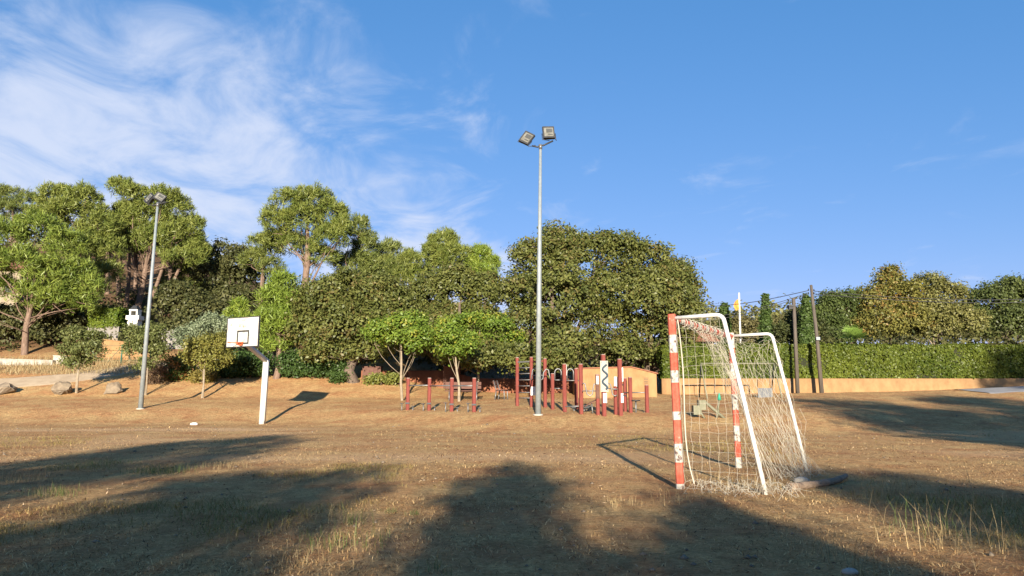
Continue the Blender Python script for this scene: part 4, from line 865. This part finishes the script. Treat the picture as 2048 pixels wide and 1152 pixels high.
def wave_station():
    o = hit(1208, 832); r = thing('balance_station', 'red post station with white panel bearing a blue wavy groove', 'exercise station', o)
    b, hgt = add_post(r, o, 1208.5, 710, 832, .135); d, hd = add_post(r, o, 1196, 750, 830, .12, label='post with dark upper sleeve'); k = b[1] / FPX
    s = MB(); s.box(d - o + np.array([0, -.012, hd * .66]), (.135, .12, hd * .5), None, 0, .02); s.build('sleeve', M_WOODDARK, r)
    s = MB(); s.box(at(1195, 760, d[1] - .10) - o, (.09, .02, 17 * k)); s.build('number_plate', M_PIPE, r)
    c = at(1208.5, 752.5, b[1] - .09) - o; p = MB(); p.box(c, (15.5 * k, .03, 61 * k), None, 0, .005); pn = p.build('panel', M_CONC, r)
    g = MB(); pts = [at(1210 + 4.8 * math.sin(t * math.pi * 4.0 + 2.4) * (1 if t < .97 else .7), 729 + 50 * t, b[1] - .112) - o for t in np.linspace(0, 1, 40)]; g.tube(pts, .034, 6); g.build('groove', M_BLUE, pn)
    for sx in (-1, 1):
        for sz in (-1, 1): q = MB(); q.tube([c + np.array([sx * 5.2 * k, -.014, sz * 28 * k]), c + np.array([sx * 5.2 * k, -.03, sz * 28 * k])], .014, 8); q.build('bolt', M_DARKMETAL, pn)
    l = MB(); l.box(at(1210, 796, b[1] - .085) - o, (7.5 * k, .02, 19 * k)); l.build('instruction_plate', M_WHITE, r)
    for ofs, pts in ((-.0, [(1165, 766), (1170, 768), (1172, 778), (1174, 788), (1180, 792), (1185, 788), (1186, 778), (1188, 769), (1194, 766)]), (.0, [(1216, 766), (1221, 769), (1223, 778), (1225, 789), (1230, 792), (1234, 790)])):
        m = MB(); m.tube([at(x, y, d[1] + .02) - o for x, y in pts], .024, 8); m.build('wave_pipe', M_PIPE, r)
    m = MB(); m.tube([at(1165, 782, d[1] + .05) - o, at(1196, 782, d[1]) - o], .02, 8); m.build('bar', M_PIPE, r)
    m = MB(); m.tube([at(1214, 777, d[1] + .05) - o, at(1242, 779, d[1]) - o], .02, 8); m.build('bar', M_PIPE, r)
    m = MB(); q = at(1183, 805, d[1] + .3) - o; m.box(q, (.55, .3, .03), Matrix.Rotation(-.5, 3, 'Y')); m.build('sit_up_board', M_WOODDARK, r)
    m = MB(); m.tube([q + np.array([-.22, 0, -.12]), q + np.array([-.9, .1, -.14])], .022, 6); m.tube([q, q + np.array([.05, 0, -.5])], .022, 6); m.build('board_stem', M_PIPE, r)
wave_station()
def stretch_station():
    o = hit(1240, 831); r = thing('stretch_station', 'tall red post with ruled white scale and smaller posts at the right end', 'exercise station', o)
    b, hb = add_post(r, o, 1241.5, 719, 831, .135); c, hc = add_post(r, o, 1232, 773, 829, .12); k = b[1] / FPX
    p = MB(); p.box(at(1231.5, 763.5, c[1] - .02) - o, (7 * k, .06, 20 * k)); p.build('instruction_plate', M_WHITE, r)
    s = MB(); s.box(at(1245, 749, b[1] - .06) - o, (2.6 * k, .02, 27 * k)); sc = s.build('scale_plate', M_WHITE, r)
    for j in range(12): t = MB(); t.box(at(1244.6, 737.5 + 2.1 * j, b[1] - .073) - o, (1.4 * k, .006, .8 * k)); t.build('tick', M_BLACK, sc)
    s = MB(); s.box(at(1244.5, 796, b[1] - .08) - o, (5 * k, .02, 18 * k)); s.build('instruction_plate', M_WHITE, r)
    d, hd = add_post(r, o, 1251, 757, 823, .12); e, he = add_post(r, o, 1261.5, 755.5, 825, .12); f, hf = add_post(r, o, 1294.5, 771, 825, .12)
    m = MB(); m.tube([at(1247, 785.5, d[1] - .05) - o, at(1294, 785, f[1]) - o], .02, 8); m.build('bar', M_PIPE, r)
    wv = MB(); wv.tube([at(x, y, b[1] + .02) - o for x, y in [(1247, 771), (1244, 768), (1240, 767), (1237, 770), (1236, 776)]], .022, 8); wv.tube([at(x, y, b[1] - .1) - o for x, y in [(1246, 790), (1250, 791), (1254, 793)]], .022, 6); wv.build('handle', M_DARKMETAL, r)
    st = hit(1272, 825); h_ = up_at(1272, 801, st); m = MB(); m.tube([st - o + np.array([0, 0, -.1]), st - o + np.array([0, 0, h_ - .02])], .03, 8); m.build('stool_stem', M_PIPE, r)
    m = MB(); m.tube([st - o + np.array([0, 0, h_ - .02]), st - o + np.array([0, 0, h_ + .02])], .16, 12); m.build('stool_seat', M_DARKMETAL, r)
stretch_station()
def bench(label, px, py, rz, L=1.7):
    o = hit(px, py); r = thing('park_bench', label, 'bench', o, rz, 'benches in the play area')
    for k in range(3): m = MB(); m.box((0, -.15 + .16 * k, .45), (L, .13, .04)); m.build('seat_slat', M_WOODDARK, r)
    for z_, y_ in ((.62, .27), (.80, .32)): m = MB(); m.box((0, y_, z_), (L, .035, .15), Matrix.Rotation(-.2, 3, 'X')); m.build('back_slat', M_WOODDARK, r)
    for s in (-1, 1):
        m = MB(); m.tube([(s * L * .38, -.2, -.1), (s * L * .38, -.18, .42), (s * L * .38, .2, .42), (s * L * .38, .34, .9)], .028, 6); m.tube([(s * L * .38, .2, .42), (s * L * .38, .28, -.1)], .028, 6); m.build('leg', M_PIPE, r)
bench('brown slatted park bench behind the hurdle posts', 926, 801, .02)
bench('small bench seen end on between the trees and the ladder frame', 1004, 799, 1.35, .9)
def swing():
    o = hit(1485, 806); o = np.array([at(1485, 800, 34.5)[0], 34.5, gz(at(1485, 800, 34.5)[0], 34.5)]); r = thing('swing_set', 'grey swing set with two seats seen through the goal net', 'swing', o); H = at(1485, 727, 34.5)[2] - o[2]; xa, xb = at(1402, 740, 34.5)[0] - o[0], at(1548, 740, 34.5)[0] - o[0]
    m = MB(); m.tube([(xa, 0, H), (xb, 0, H)], .035, 8); m.build('top_bar', M_KHAKI, r)
    for x in (xa, xb):
        for s in (-1, 1): m = MB(); m.tube([(x, 0, H), (x + .05, s * .75, -.15)], .034, 8); m.build('leg', M_KHAKI, r)
    for xs, flat in (((1428, 1450), True), ((1514, 1539), False)):
        x0, x1 = (at(q, 760, 34.5)[0] - o[0] for q in xs); z0 = at(1440, 786 if flat else 777, 34.5)[2] - o[2]
        for x in (x0, x1): m = MB(); m.tube([(x, -.04, H), (x, -.04, z0)], .014, 5); m.build('chain', M_DARKMETAL, r)
        m = MB()
        if flat: m.box(((x0 + x1) / 2, -.04, z0), (x1 - x0 + .06, .22, .04))
        else: m.box(((x0 + x1) / 2, -.16, z0 - .34), (x1 - x0 + .10, .03, .72), None, 0, .01); m.box(((x0 + x1) / 2, .02, z0 - .60), (x1 - x0, .3, .04))
        m.build('seat', M_KHAKI if flat else M_DARKSEAT, r)
swing()
def seesaw():
    o = hit(1420, 836); k = o[1] / FPX; r = thing('seesaw', 'khaki seesaw with a green handle seen through the goal net', 'seesaw', o)
    P = lambda x, y, dy=0: at(x, y, o[1] + dy) - o
    m = MB(); m.tube([P(1410, 804), P(1450, 838)], .05, 6); m.build('beam', M_KHAKI, r)
    m = MB(); m.box(P(1403, 810), (.22, .3, .32)); m.box(P(1393, 820), (.26, .28, .3)); m.build('seat', M_KHAKI, r)
    m = MB(); m.tube([P(1398, 820), P(1411, 840)], .035, 6); m.tube([P(1437, 820), P(1433, 838)], .035, 6); m.build('stand', M_KHAKI, r)
    m = MB(); m.tube([P(1438.5, 786), P(1438.5, 800)], [.02, .07], 8); m.build('handle', M_TEAL, r)
    m = MB(); m.tube([P(1438.5, 800), P(1435, 824)], .03, 6); m.build('handle_stem', M_KHAKI, r)
seesaw()

# ------------------------------------------------------------------ utility poles, wires, flag
def utility():
    b = np.array([*at(1644, 788, 37.4)[:2], 0]); b[2] = gz(b[0], b[1]); top = at(1622, 570, 37.4); r = thing('utility_pole', 'leaning wooden utility pole in front of the hedge', 'utility pole', b)
    m = MB(); m.tube([(0, 0, -.4), (top - b) * .5 + np.array([.03, 0, 0]), top - b], [.115, .095, .07], 10); m.build('pole', M_POLEWOOD, r)
    ins = []
    for px, py in ((1617, 581), (1628, 582), (1617, 588), (1628, 588)):
        q = at(px, py, 37.3) - b; i = MB(); i.tube([q, q + np.array([0, 0, .10])], [.035, .025], 7); i.build('insulator', M_DARKMETAL, r)
    i = MB(); q = at(1636, 677, 37.25) - b; i.box(q, (.2, .06, .16)); i.build('junction_box', M_GALV, r)
    k = 0
    for (px, py), (ex, ey, eY) in [((1617, 581), (1330, 612, 44)), ((1617, 586), (1330, 640, 40)), ((1617, 589), (1330, 648, 40)), ((1628, 582), (2250, 590, 35)), ((1628, 588), (2250, 596, 35))]:
        a = at(px, py, 37.3); e = at(ex, ey, eY); pts = [a + (e - a) * t - np.array([0, 0, .35 * math.sin(math.pi * t)]) for t in np.linspace(0, 1, 14)]
        w = MB(); w.tube([p - b for p in pts], .02, 4); w.build('wire', M_BLACK, r)
utility()
def steelpost():
    b = np.array([*at(1595, 784, 37.6)[:2], 0]); b[2] = gz(b[0], b[1]); top = at(1587, 596, 37.6); r = thing('lamp_post', 'square grey lamp post left of the leaning utility pole', 'lamp post', b)
    m = MB(); m.tube([(0, 0, -.4), top - b], [.115, .10], 4); m.build('post', M_POLEWOOD, r)
    h_ = MB(); q = at(1581, 612, 37.5) - b; h_.box(q, (.28, .3, .1)); h_.box(q + np.array([-.02, 0, -.12]), (.2, .2, .1)); h_.build('lamp', M_DARKMETAL, r)
    a = MB(); a.tube([q, at(1588, 612, 37.6) - b], .025, 6); a.build('bracket', M_DARKMETAL, r)
steelpost()
def flag():
    Y = 42.5; b = gbase(1480, Y); top = at(1478, 588, Y); r = thing('flagpole', 'white flagpole with a small limp yellow flag behind the goal', 'flagpole', b)
    m = MB(); m.tube([(0, 0, -.3), top - b], .055, 8); m.build('pole', M_WHITE, r)
    t = MB(); t.tube([top - b, top - b + np.array([0, 0, .08])], [.07, .03], 8); t.build('finial', M_WHITE, r)
    V = []; F = []; nx, nz = 8, 9; t0 = at(1477.5, 597, Y) - b
    for j in range(nz):
        for i in range(nx):
            u, v = i / (nx - 1), j / (nz - 1); V.append((t0[0] - u * .33 * (.35 + .65 * math.sin(math.pi * min(1, v * .75 + .1))), t0[1] - .05 + .06 * math.sin(7 * u + 3 * v), t0[2] - v * .62 - u * .12))
    for j in range(nz - 1):
        for i in range(nx - 1): F.append((j * nx + i, j * nx + i + 1, (j + 1) * nx + i + 1, (j + 1) * nx + i))
    new_obj('flag', np_mesh('flag', np.array(V), np.array(F), M_FLAG, None, True), r)
flag()

# ------------------------------------------------------------------ grass
def grass():
    P = []
    for (y0, y1, dens) in ((2.6, 5, 1800), (5, 8, 1150), (8, 12, 520), (12, 17, 220), (17, 24, 75), (24, 36, 22)):
        w = .80 * y1 + 1.0; n = int((y1 - y0) * 2 * w * dens); X = rng.uniform(-w, w, n); Y = rng.uniform(y0, y1, n)
        pk = sstep(.30, .62, fbm(X * .9, Y * .9, 61)) * .85 + .15
        q = rng.random(n) < pk; P.append(np.stack([X[q], Y[q]], -1))
    P = np.concatenate(P); n = len(P); X, Y = P[:, 0], P[:, 1]; Z = terrain(X, Y) - .004
    g = sstep(.53, .66, fbm(X * .45 + 3, Y * .45, 91)) * (rng.random(n) < .7) * (Y < 20)
    tall = sstep(.60, .74, fbm(X * .8, Y * .8, 15)); far = np.clip(Y / 10, 1, 2.6)
    flat = rng.random(n) < .74; L = (.014 + .022 * rng.random(n) ** 2 + .022 * tall * rng.random(n) + .03 * g + flat * .05 * rng.random(n)) * (.8 + .3 * far); Wd = (.0013 + .0019 * rng.random(n)) * far * 1.1
    az = rng.uniform(0, 2 * math.pi, n); lay = np.where(flat, rng.uniform(1.15, 1.5, n), rng.uniform(.15, 1.2, n)); lay = np.where(g > .5, lay * .6, lay)
    d = np.stack([np.cos(az) * np.sin(lay), np.sin(az) * np.sin(lay), np.cos(lay)], -1); s = np.stack([-np.sin(az), np.cos(az), 0 * az], -1)
    B = np.stack([X, Y, Z], -1); tip = B + d * L[:, None] * np.array([1.35, 1.35, 1]); mid = B + d * L[:, None] * .5 + np.array([0, 0, 1]) * (L * .12)[:, None]
    V = np.stack([B - s * Wd[:, None], B + s * Wd[:, None], mid + s * Wd[:, None] * .8, mid - s * Wd[:, None] * .8, tip + s * Wd[:, None] * .15, tip - s * Wd[:, None] * .15], 1).reshape(-1, 3)
    t = rng.random(n); c = pal((.50, .30, .12), (.90, .63, .30), t); c *= (.65 + .6 * rng.random(n))[:, None]; brown = rng.random(n) < .30; c[brown] = pal((.17, .09, .04), (.33, .19, .09), t)[brown]
    gr = pal((.18, .155, .045), (.36, .30, .09), rng.random(n)); c = c * (1 - g[:, None] * .8) + gr * g[:, None] * .8; c = c * .78
    F = (np.arange(n)[:, None, None] * 6 + np.array([[0, 1, 2, 3], [3, 2, 4, 5]])[None]).reshape(-1, 4)
    tag(new_obj('dry_grass', np_mesh('dry_grass', V, F, M_GRASS, np.repeat(c, 6, 0))), 'short straw coloured grass over the dry pitch', 'grass', kind='stuff')
grass()
def litter():
    n = 11000; Y = 2.8 + 13 * rng.random(n) ** 1.35; X = rng.uniform(-.95, .95, n) * (Y + 1); pk = fbm(X * 1.2, Y * 1.2, 140); q = rng.random(n) < sstep(.30, .62, pk); X, Y = X[q], Y[q]; n = len(X)
    P = np.stack([X, Y, terrain(X, Y) + .006 + .006 * rng.random(n)], -1); nn = rng.normal(size=(n, 3)) * .45 + np.array([0, 0, 1.0])
    t = rng.random(n); c = np.where((rng.random(n) < .62)[:, None], pal((.07, .04, .022), (.22, .12, .06), t), pal((.30, .20, .11), (.58, .43, .26), t))
    V, F, K = leaves(P, nn, .032, .009, c, None); sc = np.repeat(1 + np.clip(Y - 5, 0, 9) * .09, 4)[:, None]; C4 = np.repeat(P, 4, 0); V = C4 + (V - C4) * sc
    tag(new_obj('leaf_litter', np_mesh('leaf_litter', V, F, M_GRASS, K)), 'dead leaves and broken straw strewn over the near pitch', 'litter', kind='stuff')
litter()
def weeds():
    Vs = []; Cs = []; Fs = []; o = 0
    spots = [(hit(1965, 1050), 12, .62, .05), (hit(1930, 1010), 7, .5, .06), (hit(1890, 1010), 90, .18, .3), (hit(1750, 1000), 70, .28, .10), (hit(1800, 985), 60, .28, .12), (hit(1620, 1110), 26, .22, .08), (hit(1700, 1130), 40, .25, .12), (hit(1500, 975), 80, .22, .18), (hit(1430, 970), 70, .2, .18), (hit(1850, 1060), 60, .3, .2),
             (hit(320, 945), 420, .15, .22), (hit(200, 930), 260, .13, .26), (hit(110, 990), 200, .13, .16), (hit(40, 960), 340, .14, .34), (hit(700, 1050), 40, .24, .1), (hit(690, 1090), 150, .14, .18), (hit(830, 1030), 60, .06, .05), (hit(780, 1025), 50, .06, .04), (hit(590, 917), 320, .05, .26), (hit(1240, 1010), 40, .12, .16), (hit(1340, 1000), 40, .15, .15), (hit(560, 1130), 50, .12, .14), (hit(880, 1140), 30, .12, .08), (hit(440, 935), 200, .12, .25), (hit(2000, 1100), 90, .35, .3)]
    green = {9, 10, 11, 12, 14, 15, 16, 17, 22}
    for k, (c, n, hgt, sp) in enumerate(spots):
        for _ in range(n):
            x, y = c[0] + rng.normal() * sp, c[1] + rng.normal() * sp; z = gz(x, y) - .005; az = rng.uniform(0, 2 * math.pi); L = hgt * rng.uniform(.4, 1.1); ln = rng.uniform(.15, .75); w = rng.uniform(.0012, .0024)
            dx, dy = math.cos(az) * ln * L, math.sin(az) * ln * L; s = np.array([-math.sin(az), math.cos(az), 0]) * w
            p = [np.array([x, y, z]), np.array([x + dx * .25, y + dy * .25, z + L * .5]), np.array([x + dx, y + dy, z + L * .9])]
            Vs += [p[0] - s, p[0] + s, p[1] + s * .8, p[1] - s * .8, p[2] + s * .2, p[2] - s * .2]; Fs += [(o, o + 1, o + 2, o + 3), (o + 3, o + 2, o + 4, o + 5)]; o += 6
            cl = np.array([.40, .30, .15]) * rng.uniform(.6, 1.3) if k not in green or rng.random() < .3 else np.array([.12, .16, .045]) * rng.uniform(.7, 1.5); Cs += [cl] * 6
    # dry verge under the left wall and fence
    for _ in range(3600):
        px = rng.uniform(-60, 320); py = rng.uniform(700, 748); Y = rng.uniform(40.5, 44.5); a, yy, zz = ray(px, 730); x = a / yy * Y; z = gz(x, Y); L = rng.uniform(.12, .4); az = rng.uniform(0, 6.28); w = .012
        s = np.array([math.cos(az), math.sin(az), 0]) * w; tip = np.array([x + rng.normal() * .1, Y + rng.normal() * .1, z + L]); b_ = np.array([x, Y, z - .02]); m_ = (b_ + tip) / 2
        Vs += [b_ - s, b_ + s, m_ + s * .8, m_ - s * .8, tip + s * .2, tip - s * .2]; Fs += [(o, o + 1, o + 2, o + 3), (o + 3, o + 2, o + 4, o + 5)]; o += 6; Cs += [np.array([.40, .31, .16]) * rng.uniform(.6, 1.2)] * 6
    tag(new_obj('weeds', np_mesh('weeds', np.array(Vs), np.array(Fs), M_GRASS, np.array(Cs) * .8)), 'tufts of weeds and tall dry stalks on the pitch and verge', 'weeds', kind='stuff')
weeds()
